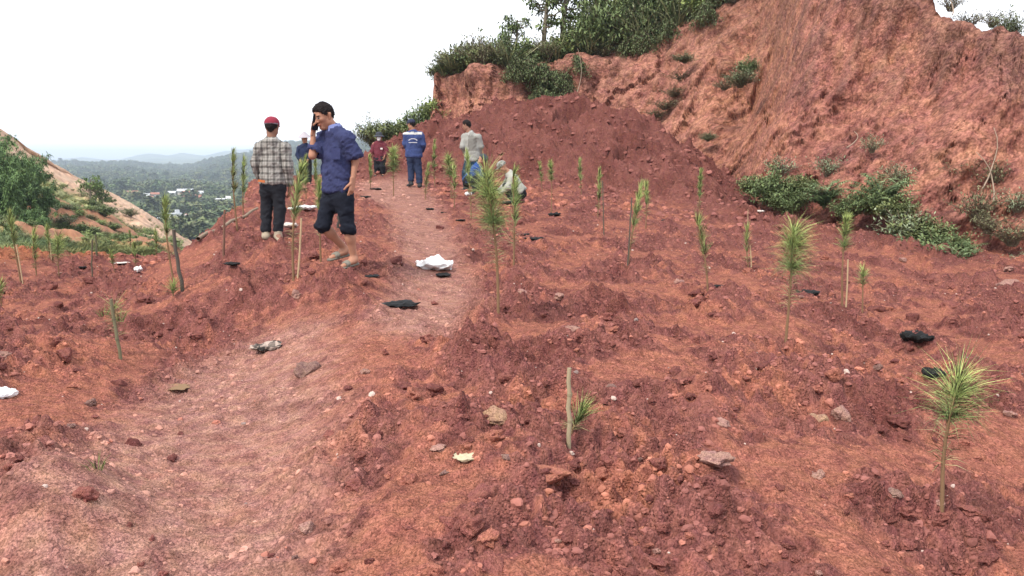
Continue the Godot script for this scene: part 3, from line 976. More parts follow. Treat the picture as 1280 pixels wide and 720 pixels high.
func bamboo_meshes(sd: int, culms: int, hh: float) -> Array:
	rng.seed = sd
	var st := Soup.new()
	var lf := Soup.new()
	for k in culms:
		var a := rng.randf() * TAU
		var o := Vector3(cos(a), 0, sin(a))
		var lean := rng.randf_range(0.08, 0.42) * hh
		var h1 := hh * rng.randf_range(0.6, 1.0)
		var pts := []
		for i in 9:
			var f := i / 8.0
			pts.append(o * (0.5 * rng.randf() * 0.2 + 0.5 + lean * f * f * f) + Vector3(0, h1 * (1.18 * f - 0.22 * f * f * f), 0))
		tube(st, pts, 0.05, 0.012, 5, Color(0.16, 0.19, 0.08))
		for i in 15:
			var f := lerpf(0.18, 1.0, rng.randf()) * 8.0
			var q := mini(int(f), 7)
			var p: Vector3 = pts[q].lerp(pts[q + 1], f - q)
			var reach := rng.randf_range(0.3, 1.1) * hh * 0.11
			var e := p + rdir() * reach
			var tone := rng.randf()
			for m in 26:
				var w := p.lerp(e, rng.randf()) + rdir() * 0.28 * rng.randf()
				leaf(lf, w, (rdir(-0.55) + (e - p).normalized() * 0.5).normalized(), rng.randf_range(0.28, 0.5), 0.10, Color(0.055, 0.10, 0.035).lerp(Color(0.15, 0.235, 0.08), clampf(tone * 0.65 + rng.randf() * 0.4, 0, 1)))
	return [st.mesh(), lf.mesh()]

func plant(called: String, ms: Array, label: String, cat: String, pos: Vector3, scl: Vector3, turn: float, group := "", stem_name := "stems", leaf_name := "foliage") -> Node3D:
	var t := thing(called, label, cat, pos, turn, group)
	var a := part(stem_name, ms[0], M.plant, t)
	var b := part(leaf_name, ms[1], M.leaf, t)
	a.scale = scl
	b.scale = scl
	return t
func lip(s: float, back := 0.0) -> Vector3:              # a point on the cut bank's edge, back metres behind it
	var a := net_point(cliff_rows, s, 4.0)
	var b := net_point(cliff_rows, s, 5.0)
	return a.lerp(b, back / 7.0)

func build_shrubs() -> void:
	var dk := Color(0.085, 0.118, 0.052)
	var md := Color(0.19, 0.245, 0.10)
	var lt := Color(0.27, 0.32, 0.10)
	var gy := Color(0.22, 0.235, 0.14)
	var A := shrub_meshes(101, 46, 3600, 0.085, 0.036, dk, md)
	var B := shrub_meshes(102, 40, 3000, 0.10, 0.040, Color(0.085, 0.115, 0.045), Color(0.22, 0.24, 0.10))
	var C := shrub_meshes(103, 36, 2400, 0.11, 0.045, md, lt)
	var D := shrub_meshes(104, 60, 2600, 0.07, 0.028, dk, gy, 0.6, 0.0)
	var H := shrub_meshes(105, 40, 3000, 0.08, 0.03, dk, Color(0.15, 0.175, 0.08), 0.55, 1.0)
	var F := fern_meshes(106, 60, Color(0.07, 0.115, 0.045), Color(0.19, 0.25, 0.12))
	var F2 := shrub_meshes(107, 30, 620, 0.095, 0.030, Color(0.12, 0.15, 0.085), Color(0.30, 0.34, 0.21), 0.62)
	var E := shrub_meshes(108, 44, 500, 0.08, 0.03, Color(0.11, 0.12, 0.06), Color(0.22, 0.20, 0.11), 0.6)
	var T1 := tree_meshes(109, 1.0, 34, 46, 0.26, 0.045, 0.022, 0.38, Color(0.08, 0.115, 0.045), Color(0.20, 0.25, 0.10))
	var T2 := tree_meshes(110, 1.0, 60, 60, 0.34, 0.042, 0.022, 0.15, Color(0.055, 0.08, 0.032), Color(0.14, 0.175, 0.07))
	rng.seed = 200
	var g := "shrubs along the top of the cut bank"
	# dark mixed scrub along the lip (column position, metres back, width, height, kind)
	var kinds := [A, B, C, D]
	var words := ["dense dark green shrub on the crest of the cut bank", "mid green leafy shrub on the crest of the cut bank", "yellow green leafy shrub on the crest of the cut bank", "grey green twiggy shrub on the crest of the cut bank"]
	for q in [[1.0, 0.3, 1.2, 0.8, 3], [1.4, 0.4, 1.6, 1.2, 1], [1.8, 0.3, 1.6, 1.3, 0], [2.1, 1.2, 2.0, 2.2, 1], [2.4, 0.4, 1.8, 1.4, 0], [2.7, 1.2, 2.2, 2.4, 3], [3.0, 0.4, 1.9, 1.6, 1], [3.3, 1.2, 2.2, 2.5, 0], [3.6, 0.5, 2.0, 1.7, 3],
		[3.9, 1.0, 2.0, 1.9, 2], [4.2, 0.5, 2.0, 1.6, 0], [4.5, 1.4, 2.2, 1.8, 2], [4.6, 0.3, 1.8, 1.5, 0], [4.9, 0.8, 2.2, 2.0, 2], [5.1, 1.6, 2.4, 2.2, 0], [5.3, 0.3, 2.2, 2.0, 0], [5.5, 1.4, 2.6, 3.2, 3], [5.8, 0.5, 2.2, 2.4, 0], [6.0, 1.8, 2.8, 3.6, 1],
		[6.2, 0.5, 2.4, 2.4, 0], [6.4, 1.5, 2.6, 3.2, 0], [6.6, 0.4, 2.2, 2.2, 3], [6.8, 1.4, 2.6, 2.8, 0], [7.0, 0.5, 2.2, 2.0, 0], [7.2, 1.5, 2.6, 2.6, 1], [7.4, 0.6, 2.0, 1.9, 3], [7.6, 1.5, 2.4, 2.2, 0], [7.8, 0.5, 1.8, 1.6, 2], [8.0, 1.2, 2.2, 2.0, 0], [8.3, 0.6, 1.8, 1.6, 3], [8.6, 0.8, 1.6, 1.4, 1], [9.0, 0.9, 1.6, 1.2, 0]]:
		var p := lip(q[0], q[1]) - Vector3(0, 0.25, 0)
		var near := " near the corner of the cut bank" if q[0] < 3.0 else (" around the slim tree on the cut bank" if q[0] < 5.2 else (" under the dark trees on the cut bank" if q[0] < 7.1 else " above the scree of the cut bank"))
		plant("scrub_bush", kinds[q[4]], words[q[4]].replace(" of the cut bank", near), "shrub", p, Vector3(q[2], q[3] * (1.0 if q[0] < 5.3 else 1.3), q[2]), rng.randf() * TAU, g)
	# dry twiggy growth and tall grass poking out of the crest scrub
	var G := grass_mesh(111, 90, 1.0, Color(0.24, 0.26, 0.12), Color(0.46, 0.44, 0.25), 1.6)
	for k in 26:
		var s := rng.randf_range(1.0, 9.2)
		var p := lip(s, rng.randf_range(-0.1, 0.5)) + Vector3(0, rng.randf_range(-0.3, 0.1), 0.15)
		if k % 2 == 0: plant("dry_scrub", E, "pale dry twiggy scrub poking out of the crest growth", "shrub", p, Vector3(1.3, rng.randf_range(1.0, 2.2), 1.3), rng.randf() * TAU, "dry scrub on the crest")
		else:
			var o := solo("grass_clump", G, M.leaf, "tall yellowish grass tuft drooping from the crest of the cut bank", "grass", p, "grass tufts on the crest")
			o.set_meta("kind", "thing")
			o.scale = Vector3(2.4, 1.2, 2.4) * rng.randf_range(0.7, 1.2)
	# scrub hanging down the face
	for q in [[3.9, 3.8], [4.2, 3.7], [4.5, 3.5], [4.75, 3.3], [4.7, 2.6], [5.0, 3.2], [4.9, 2.5], [5.2, 3.6], [4.45, 2.9], [6.4, 3.9], [6.8, 3.85], [7.2, 3.85], [7.9, 3.9], [4.85, 1.9]]:
		var p := net_point(cliff_rows, q[0], q[1]) + Vector3(-0.1, 0.1, 0.25)
		plant("hanging_scrub", H, "dark scrub hanging " + ("from the crest above the heap" if q[1] > 3.4 and q[0] < 6.0 else ("low down the face behind the heap" if q[0] < 6.0 else "from the crest above the scree")), "shrub", p, Vector3(1.9, 1.3, 1.3) * rng.randf_range(0.8, 1.15), rng.randf() * TAU, "scrub draped over the cut bank")
	# low growth at the seam behind the heap and on the scree
	for q in [[4.3, 1.7, 0], [4.6, 1.6, 0], [4.9, 1.75, 0], [5.3, 1.6, 1], [6.2, 1.7, 1], [6.6, 1.6, 1], [6.85, 1.95, 1], [7.05, 2.3, 1], [7.2, 2.55, 1], [7.35, 2.85, 1], [7.0, 1.8, 1], [7.5, 3.1, 1]]:
		var p := net_point(cliff_rows, q[0], q[1]) + Vector3(0, 0.0, 0.2)
		plant("trailing_plant", E if q[2] == 1 else A, "sparse trailing weeds on the scree behind the heap" if q[2] == 1 else "low leafy growth at the seam behind the heap", "weed", p, Vector3(1.5, 0.55, 1.2) * rng.randf_range(0.8, 1.2), rng.randf() * TAU, "weeds behind the heap")
	# crest trees
	for q in [[4.35, 1.2, 4.6, 0.9, "slim open tree with sparse crown rising above the crest scrub", T1], [4.75, 1.6, 5.2, 0.9, "taller open tree beside the slim tree on the crest", T1], [6.1, 2.2, 5.2, 1.0, "dark bushy tree leaning over the crest scrub", T2], [6.9, 2.6, 5.0, 1.1, "dense dark tree behind the crest scrub", T2], [5.4, 1.8, 4.6, 1.0, "open crowned tree between the slim tree and the dark trees", T1], [7.7, 2.4, 4.4, 1.1, "bushy tree on the crest above the scree", T2], [3.6, 1.8, 2.8, 1.0, "low open tree on the crest nearer the corner", T1]]:
		var p := lip(q[0], q[1]) - Vector3(0, 0.1, 0)
		plant("hillside_tree", q[5], q[4], "tree", p, Vector3(q[2] * q[3], q[2], q[2] * q[3]), rng.randf() * TAU, "", "trunk", "crown")
	# scrub left of the cut
	for q in [[466, 178, 36, 1.6, 1.6, 3, "grey green shrub on the low bank behind the maroon worker"], [484, 176, 35, 1.7, 1.3, 1, "rounded green shrub on the low bank behind the maroon worker"], [500, 174, 36, 1.5, 1.2, 2, "light green shrub on the low bank between the workers"], [524, 168, 36.5, 1.6, 1.7, 0, "tall dark shrub at the corner of the cut bank"], [540, 152, 37, 1.5, 1.5, 2, "leafy green shrub at the corner of the cut bank"], [530, 172, 34.5, 0.9, 0.6, 1, "small shrub above the navy jacket worker"]]:
		plant("scrub_bush", kinds[q[5]], q[6], "shrub", at(q[0], q[1], q[2]) - Vector3(0, 0.2, 0), Vector3(q[3], q[4], q[3]), rng.randf() * TAU, "shrubs at the corner of the cut bank")
	# bushes and ferns at the foot of the face and on it
	for q in [[962, 252, 20.2, 1.1, 1.1, A, "bush", "dark leafy bush at the foot of the cut behind the heap's tail"], [985, 262, 19.6, 0.9, 0.8, A, "bush", "spreading dark bush low at the foot of the cut"], [1030, 255, 19.2, 1.14, 0.96, F, "fern", "fern clump between the dark bush and the mid-slope bush"],
		[1100, 258, 18.2, 1.42, 1.20, F, "fern", "broad fern clump below the middle of the bare face"], [1085, 262, 18.0, 0.9, 0.7, A, "bush", "small dark bush tucked under the broad fern clump"], [1130, 300, 16.6, 1.23, 1.04, F2, "weed", "pale leafy weed above the large dark bush"], [1165, 330, 15.6, 1.3, 0.85, A, "bush", "large dark bush with dense leaves at the foot of the cut"], [1195, 335, 15.4, 0.85, 0.88, F, "fern", "fern spilling beside the large dark bush"],
		[1222, 270, 16.9, 1.0, 1.1, E, "weed", "dry tangled weeds with arching twigs on the lower cut"], [1205, 215, 18.0, 0.9, 0.6, E, "weed", "dry weeds clinging to the face above the tangle"], [1245, 225, 17.7, 0.9, 0.8, E, "weed", "thin weeds with bare twigs on the face"], [1272, 258, 16.6, 0.76, 0.64, F2, "weed", "light leafy weed on the ledge at the face's end"],
		[975, 215, 21.2, 0.85, 0.72, F2, "weed", "grey green weed rooted in the face above the dark bush"], [1035, 215, 20.4, 0.85, 0.72, F2, "weed", "wispy weed rooted in the bare face above the mid-slope clump"], [1090, 185, 20.0, 0.57, 0.62, F2, "weed", "single small weed high on the bare face"], [1120, 222, 19.0, 0.76, 0.64, F2, "weed", "small weed on the face above the broad clump"],
		[925, 105, 26.8, 1.1, 0.8, D, "bush", "twiggy grey green bush clinging halfway up the face"], [905, 108, 27.4, 0.9, 0.5, E, "weed", "straw coloured weeds beside the clinging bush"], [885, 172, 26.4, 0.6, 0.4, D, "bush", "tiny grey bush on the scree below the clinging one"], [856, 75, 31.5, 0.9, 0.5, D, "bush", "low grey bush near the crest of the scree"], [935, 90, 27.2, 0.7, 0.7, A, "bush", "dark bush tucked behind the clinging grey bush"],
		[1188, 8, 21.6, 0.8, 0.7, E, "weed", "wispy weeds against the sky at the notch in the crest"], [1212, 30, 21.2, 0.9, 0.7, E, "weed", "thin twiggy weeds standing behind the crest's dip"], [1262, 45, 20.2, 0.8, 0.9, D, "bush", "leafy bush against the sky at the crest's end"], [1285, 70, 19.4, 0.9, 0.7, A, "bush", "dark bush at the end of the crest"], [1240, 28, 20.6, 0.7, 0.6, E, "weed", "sparse weeds on the last crest knob"],
		[1000, 240, 20.0, 0.8, 0.7, B, "bush", "fresh green bush between the dark bush and the fern clump"], [1060, 268, 18.6, 0.8, 0.6, A, "bush", "mid green bush below the fern clump"], [1118, 270, 17.6, 0.9, 0.7, B, "bush", "mid green bush above the pale leafy weed"], [1150, 300, 16.4, 1.1, 0.8, B, "bush", "fresh green bush behind the large dark bush"], [1190, 318, 15.9, 0.8, 0.7, A, "bush", "second dark bush merging with the large dark bush"], [1140, 318, 15.9, 1.2, 0.7, F, "fern", "fern in front of the fresh green bush"], [945, 240, 20.8, 0.9, 0.7, B, "bush", "small green bush at the end of the heap's tail"], [1235, 285, 16.4, 0.8, 0.7, E, "bush", "grey green bush among the dry tangled weeds"], [1265, 300, 16.0, 1.1, 0.8, E, "weed", "dry tangle by the foot of the face's end"], [1275, 330, 15.4, 0.57, 0.48, F2, "weed", "low green plant on the ground at the face's foot"], [1215, 330, 15.3, 0.8, 0.4, E, "weed", "dry low weeds by the large dark bush"]]:
		plant("wild_" + q[6], q[5], q[7], q[6] if q[6] != "bush" else "shrub", at(q[0], q[1], q[2]) - Vector3(0, 0.12, 0), Vector3(q[3], q[4], q[3]), rng.randf() * TAU)
	# roots and dead twigs hanging on the face
	for q in [[720, 118, 34.2, 722, 62, "pale bare root hanging from the crest scrub"], [1215, 235, 17.6, 1232, 160, "arching dead twig on the face above the weeds"], [1228, 250, 17.2, 1210, 190, "crooked dead twig among the dry weeds"], [1180, 22, 20.9, 1166, -8, "bare root dangling at the notch in the crest"], [1130, 180, 20.0, 1180, 160, "long thin root lying across the bare face"], [1050, 185, 20.6, 1062, 165, "short dead twig stuck in the bare face"]]:
		var a := at(q[0], q[1], q[2])
		var b := at(q[3], q[4], q[2] + 0.4) - a
		var s := Soup.new()
		var pts := []
		for k in 7: pts.append(b * (k / 6.0) + Vector3(sin(k * 0.55) * 0.16, 0, 0.35 + cos(k * 1.3) * 0.05))
		tube(s, pts, 0.016, 0.007, 5, Color(0.30, 0.23, 0.17))
		solo("dead_root", s.mesh(), M.plant, q[5], "root", a)

# ---------------------------------------------------------------- bodies: smooth-joined bones meshed as surface nets
class Field:
	var o: Vector3
	var c: float
	var nx: int
	var ny: int
	var nz: int
	var g: PackedFloat32Array
	func _init(lo: Vector3, hi: Vector3, cell: float) -> void:
		o = lo
		c = cell
		nx = int(ceil((hi.x - lo.x) / cell)) + 2
		ny = int(ceil((hi.y - lo.y) / cell)) + 2
		nz = int(ceil((hi.z - lo.z) / cell)) + 2
		g = PackedFloat32Array()
		g.resize(nx * ny * nz)
		g.fill(1.0)
	# capsule a-b; wide: an axis whose length says how much wider than deep; flat: cut square at b; sub: carve
	func bone(a: Vector3, b: Vector3, ra: float, rb: float, k := 0.02, wide := Vector3.ZERO, flat := false, sub := false) -> void:
		var e := b - a
		var l2 := maxf(e.length_squared(), 1e-9)
		var ln := sqrt(l2)
		var f := maxf(wide.length(), 1.0)
		var ax := wide / f if f > 1.0 else Vector3.ZERO
		var sq := 1.0 - 1.0 / f
		var m := maxf(ra, rb) * f + k + c * 2.5
		var x0 := clampi(int((minf(a.x, b.x) - m - o.x) / c), 0, nx - 1)
		var x1 := clampi(int((maxf(a.x, b.x) + m - o.x) / c) + 1, 0, nx - 1)
		var y0 := clampi(int((minf(a.y, b.y) - m - o.y) / c), 0, ny - 1)
		var y1 := clampi(int((maxf(a.y, b.y) + m - o.y) / c) + 1, 0, ny - 1)
		var z0 := clampi(int((minf(a.z, b.z) - m - o.z) / c), 0, nz - 1)
		var z1 := clampi(int((maxf(a.z, b.z) + m - o.z) / c) + 1, 0, nz - 1)
		for z in range(z0, z1 + 1):
			for y in range(y0, y1 + 1):
				var i := (z * ny + y) * nx + x0
				var p := o + Vector3(x0, y, z) * c - a
				for x in range(x0, x1 + 1):
					var tt := p.dot(e) / l2
					var t := clampf(tt, 0.0, 1.0)
					var q := p - e * t
					if sq > 0.0: q -= ax * (q.dot(ax) * sq)
					var d := q.length() - (ra + (rb - ra) * t)
					if flat and tt > 1.0: d = maxf(d, (tt - 1.0) * ln)
					var old := g[i]
					if sub:
						g[i] = maxf(old, -d)
					else:
						var h := k - absf(old - d)
						if h > 0.0: g[i] = minf(old, d) - h * h / (4.0 * k)
						elif d < old: g[i] = d
					i += 1
					p.x += c
	func cut(at_: Vector3, n: Vector3) -> void:            # remove what lies beyond a plane
		var i := 0
		for z in nz:
			for y in ny:
				for x in nx:
					var d := (o + Vector3(x, y, z) * c - at_).dot(n)
					if d > g[i]: g[i] = d
					i += 1
	func mesh_into(s: Soup, tint: Callable, wob: FastNoiseLite = null, amp := 0.0) -> void:
		var map := PackedInt32Array()
		map.resize(g.size())
		map.fill(-1)
		var v := PackedVector3Array()
		var n := PackedVector3Array()
		var sx := 1
		var sy := nx
		var sz := nx * ny
		var off := [0, sx, sy, sx + sy, sz, sx + sz, sy + sz, sx + sy + sz]
		var far := c * 2.0
		for z in nz - 1:
			for y in ny - 1:
				var i := (z * ny + y) * nx
				for x in nx - 1:
					var g0 := g[i]
					if g0 < far and g0 > -far:
						var ins := 0
						for k in 8:
							if g[i + off[k]] < 0.0: ins += 1
						if ins != 0 and ins != 8:
							var acc := Vector3.ZERO
							var cnt := 0
							for q in EDGE:
								var va := g[i + off[q[0]]]
								var vb := g[i + off[q[1]]]
								if (va < 0.0) != (vb < 0.0):
									var t := va / (va - vb)
									var pa := Vector3(q[0] & 1, (q[0] >> 1) & 1, q[0] >> 2)
									var pb := Vector3(q[1] & 1, (q[1] >> 1) & 1, q[1] >> 2)
									acc += pa.lerp(pb, t)
									cnt += 1
							var p := o + (Vector3(x, y, z) + acc / cnt) * c
							var gr := Vector3(g[i + 1] + g[i + sx + sy] + g[i + sx + sz] + g[i + off[7]] - g0 - g[i + sy] - g[i + sz] - g[i + sy + sz],
								g[i + sy] + g[i + sx + sy] + g[i + sy + sz] + g[i + off[7]] - g0 - g[i + sx] - g[i + sz] - g[i + sx + sz],
								g[i + sz] + g[i + sx + sz] + g[i + sy + sz] + g[i + off[7]] - g0 - g[i + sx] - g[i + sy] - g[i + sx + sy]).normalized()
							if wob: p += gr * wob.get_noise_3d(p.x, p.y * 1.4 + p.x * 0.5, p.z) * amp
							map[i] = v.size()
							v.push_back(p)
							n.push_back(gr)
					i += 1
		var ix := _quads(map, sx, sy, sz)
		if wob:                                          # folds: normals from the displaced faces
			var nn := PackedVector3Array()
			nn.resize(n.size())
			for q in range(0, ix.size(), 3):
				var a := ix[q]
				var f := (v[ix[q + 1]] - v[a]).cross(v[ix[q + 2]] - v[a])
				if f.dot(n[a]) < 0.0: f = -f
				nn[a] += f
				nn[ix[q + 1]] += f
				nn[ix[q + 2]] += f
			for i in n.size():
				if nn[i].length_squared() > 0.0: n[i] = nn[i].normalized()
		var cc := PackedColorArray()
		cc.resize(v.size())
		for i in v.size(): cc[i] = tint.call(v[i], n[i])
		for q in range(0, ix.size(), 3):
			var a := ix[q]
			var b := ix[q + 1]
			var e := ix[q + 2]
			if (v[b] - v[a]).cross(v[e] - v[a]).dot(n[a]) > 0.0:
				b = ix[q + 2]
				e = ix[q + 1]
			s.v.push_back(v[a]); s.v.push_back(v[b]); s.v.push_back(v[e])
			s.n.push_back(n[a]); s.n.push_back(n[b]); s.n.push_back(n[e])
			s.c.push_back(cc[a]); s.c.push_back(cc[b]); s.c.push_back(cc[e])
	const EDGE := [[0, 1], [2, 3], [4, 5], [6, 7], [0, 2], [1, 3], [4, 6], [5, 7], [0, 4], [1, 5], [2, 6], [3, 7]]
	func _quads(map: PackedInt32Array, sx: int, sy: int, sz: int) -> PackedInt32Array:
		var out := PackedInt32Array()
		var st := [sx, sy, sz]
		for z in range(1, nz - 1):
			for y in range(1, ny - 1):
				var i := (z * ny + y) * nx + 1
				for x in range(1, nx - 1):
					if map[i] >= 0 or map[i - sx] >= 0:
						var s0 := g[i] < 0.0
						for a in 3:
							if (g[i + st[a]] < 0.0) != s0:
								var u: int = st[(a + 1) % 3]
								var w: int = st[(a + 2) % 3]
								var q0 := map[i]
								var q1 := map[i - u]
								var q2 := map[i - u - w]
								var q3 := map[i - w]
								if q0 >= 0 and q1 >= 0 and q2 >= 0 and q3 >= 0:
									out.push_back(q0); out.push_back(q1); out.push_back(q2)
									out.push_back(q0); out.push_back(q2); out.push_back(q3)
					i += 1
		return out

func folds(sd: int) -> FastNoiseLite:                   # cloth creases
	var n := nz(sd, 3.6, 3)
	n.fractal_type = FastNoiseLite.FRACTAL_RIDGED
	n.domain_warp_enabled = true
	n.domain_warp_amplitude = 0.15
	n.domain_warp_frequency = 3.0
	return n
func bounds(pts: Array, m: float) -> Array:
	var lo: Vector3 = pts[0]
	var hi: Vector3 = pts[0]
	for p in pts:
		lo = lo.min(p)
		hi = hi.max(p)
	return [lo - Vector3.ONE * m, hi + Vector3.ONE * m]
func plain(c: Color) -> Callable:
	return func(_p: Vector3, _n: Vector3) -> Color: return c
# a head at centre p looking along f with up u; size 1 = 0.23 m tall; skin into s
func head_into(s: Soup, p: Vector3, f: Vector3, u: Vector3, z: float, skin: Color, cell: float, neck: Vector3) -> void:
	u = (u - f * u.dot(f)).normalized()
	var r := f.cross(u)
	var fd := Field.new(p - Vector3.ONE * 0.135 * z - Vector3(0, 0.06, 0), p + Vector3.ONE * 0.135 * z, cell)
	var at_ := func(a: float, b: float, c: float) -> Vector3: return p + (r * a + u * b + f * c) * z
	fd.bone(at_.call(0, 0.035, -0.022), at_.call(0, 0.03, 0.02), 0.078 * z, 0.072 * z, 0.02)          # skull
	fd.bone(at_.call(0, -0.03, 0.028), at_.call(0, -0.088, 0.052), 0.062 * z, 0.030 * z, 0.03)          # face and jaw
	fd.bone(at_.call(-0.045, -0.055, 0.0), at_.call(0.045, -0.055, 0.0), 0.030 * z, 0.030 * z, 0.03)     # jaw corners
	fd.bone(at_.call(-0.035, -0.012, 0.062), at_.call(0.035, -0.012, 0.062), 0.020 * z, 0.020 * z, 0.02)  # cheekbones
	fd.bone(at_.call(-0.032, 0.024, 0.078), at_.call(0.032, 0.024, 0.078), 0.012 * z, 0.012 * z, 0.015)  # brow
	fd.bone(at_.call(0, 0.012, 0.088), at_.call(0, -0.026, 0.106), 0.007 * z, 0.013 * z, 0.010)         # nose
	fd.bone(at_.call(-0.013, -0.029, 0.093), at_.call(0.013, -0.029, 0.093), 0.008 * z, 0.008 * z, 0.008)
	for g in [-1.0, 1.0]:
		fd.bone(at_.call(0.030 * g, 0.006, 0.100), at_.call(0.034 * g, 0.006, 0.098), 0.014 * z, 0.012 * z, 0.006, Vector3.ZERO, false, true)
		fd.bone(at_.call(0.030 * g, 0.005, 0.076), at_.call(0.033 * g, 0.005, 0.075), 0.011 * z, 0.011 * z, 0.004)
		fd.bone(at_.call(0.080 * g, 0.020, -0.012), at_.call(0.076 * g, -0.022, -0.004), 0.016 * z, 0.010 * z, 0.008)   # ears
	fd.bone(at_.call(-0.018, -0.053, 0.090), at_.call(0.018, -0.053, 0.090), 0.008 * z, 0.008 * z, 0.008)   # lips
	fd.bone(at_.call(-0.015, -0.064, 0.088), at_.call(0.015, -0.064, 0.088), 0.008 * z, 0.008 * z, 0.008)
	fd.bone(at_.call(0, -0.04, -0.015), neck, 0.058 * z, 0.062 * z, 0.03)
	var tint := func(q: Vector3, _n: Vector3) -> Color:
		var l := (q - p) / z
		var a := absf(l.dot(r))
		var b := l.dot(u)
		var c := l.dot(f)
		if c > 0.04:
			if absf(a - 0.031) < 0.016 and absf(b - 0.026) < 0.0055: return Color(0.02, 0.015, 0.012)      # eyebrows
			if absf(a - 0.031) < 0.0075 and absf(b - 0.005) < 0.006: return Color(0.012, 0.010, 0.010)
			if absf(a - 0.031) < 0.016 and absf(b - 0.005) < 0.0065: return Color(0.30, 0.25, 0.23)
			if a < 0.024 and absf(b + 0.058) < 0.009: return Color(skin.r * 0.85, skin.g * 0.58, skin.b * 0.58)
		return skin
	fd.mesh_into(s, tint)
# hair cap over the head; back and sides down to low
func hair_mesh(p: Vector3, f: Vector3, u: Vector3, z: float, cell: float, low := -0.03) -> ArrayMesh:
	u = (u - f * u.dot(f)).normalized()
	var s := Soup.new()
	var fd := Field.new(p - Vector3.ONE * 0.13 * z, p + Vector3.ONE * 0.155 * z, cell)
	fd.bone(p + (u * 0.042 - f * 0.024) * z, p + (u * 0.045 + f * 0.018) * z, 0.084 * z, 0.079 * z, 0.02)
	fd.bone(p + (u * 0.085 + f * 0.06) * z, p + (u * 0.10 - f * 0.01) * z, 0.030 * z, 0.040 * z, 0.03)
	fd.bone(p + (u * 0.0 - f * 0.06) * z, p + (u * low - f * 0.062) * z, 0.050 * z, 0.035 * z, 0.03)
	fd.cut(p + (f * 0.065 + u * 0.05) * z, (f * 0.9 - u * 0.75).normalized())
	fd.cut(p + (u * low - f * 0.03) * z, (-u + f * 0.55).normalized())
	fd.mesh_into(s, plain(Color(0.016, 0.014, 0.014)), nz(701, 55.0, 3), 0.014)
	return s.mesh()
# hand from the wrist along d, palm facing n, thumb on side t; curl 0..1
func hand_into(s: Soup, w: Vector3, d: Vector3, n: Vector3, t: Vector3, curl: float, skin: Color, cell: float) -> void:
	n = (n - d * n.dot(d)).normalized()
	var sd := d.cross(n).normalized()
	if sd.dot(t) < 0: sd = -sd
	var hb := bounds([w - d * 0.03, w + d * 0.16 + n * 0.05 * curl], 0.068)
	var fd := Field.new(hb[0], hb[1], cell)
	fd.bone(w - d * 0.03, w + d * 0.085, 0.021, 0.020, 0.012, sd * 1.75)
	for k in 4:
		var root := w + d * 0.088 + sd * (0.030 - 0.0195 * k)
		var ln := [0.072, 0.080, 0.074, 0.058][k] as float
		var a0 := curl * (0.7 + 0.1 * k)
		var p0 := root - d * 0.02
		var dir := d
		for j in 3:
			dir = (d * cos(a0 * (j + 0.6)) + n * sin(a0 * (j + 0.6))).normalized()
			var p1: Vector3 = p0 + dir * (ln * [0.62, 0.32, 0.26][j])
			fd.bone(p0, p1, 0.0095 - 0.0008 * j, 0.0088 - 0.0008 * j, 0.003)
			p0 = p1
	var q0 := w + d * 0.025 + sd * 0.028
	var q1 := q0 + (d * 0.7 + sd * 0.65 + n * 0.35).normalized() * 0.045
	var q2 := q1 + (d * 0.9 + sd * 0.2 + n * (0.3 + curl)).normalized() * 0.038
	fd.bone(q0, q1, 0.014, 0.0105, 0.008)
	fd.bone(q1, q2, 0.0105, 0.009, 0.003)
	fd.mesh_into(s, plain(skin))

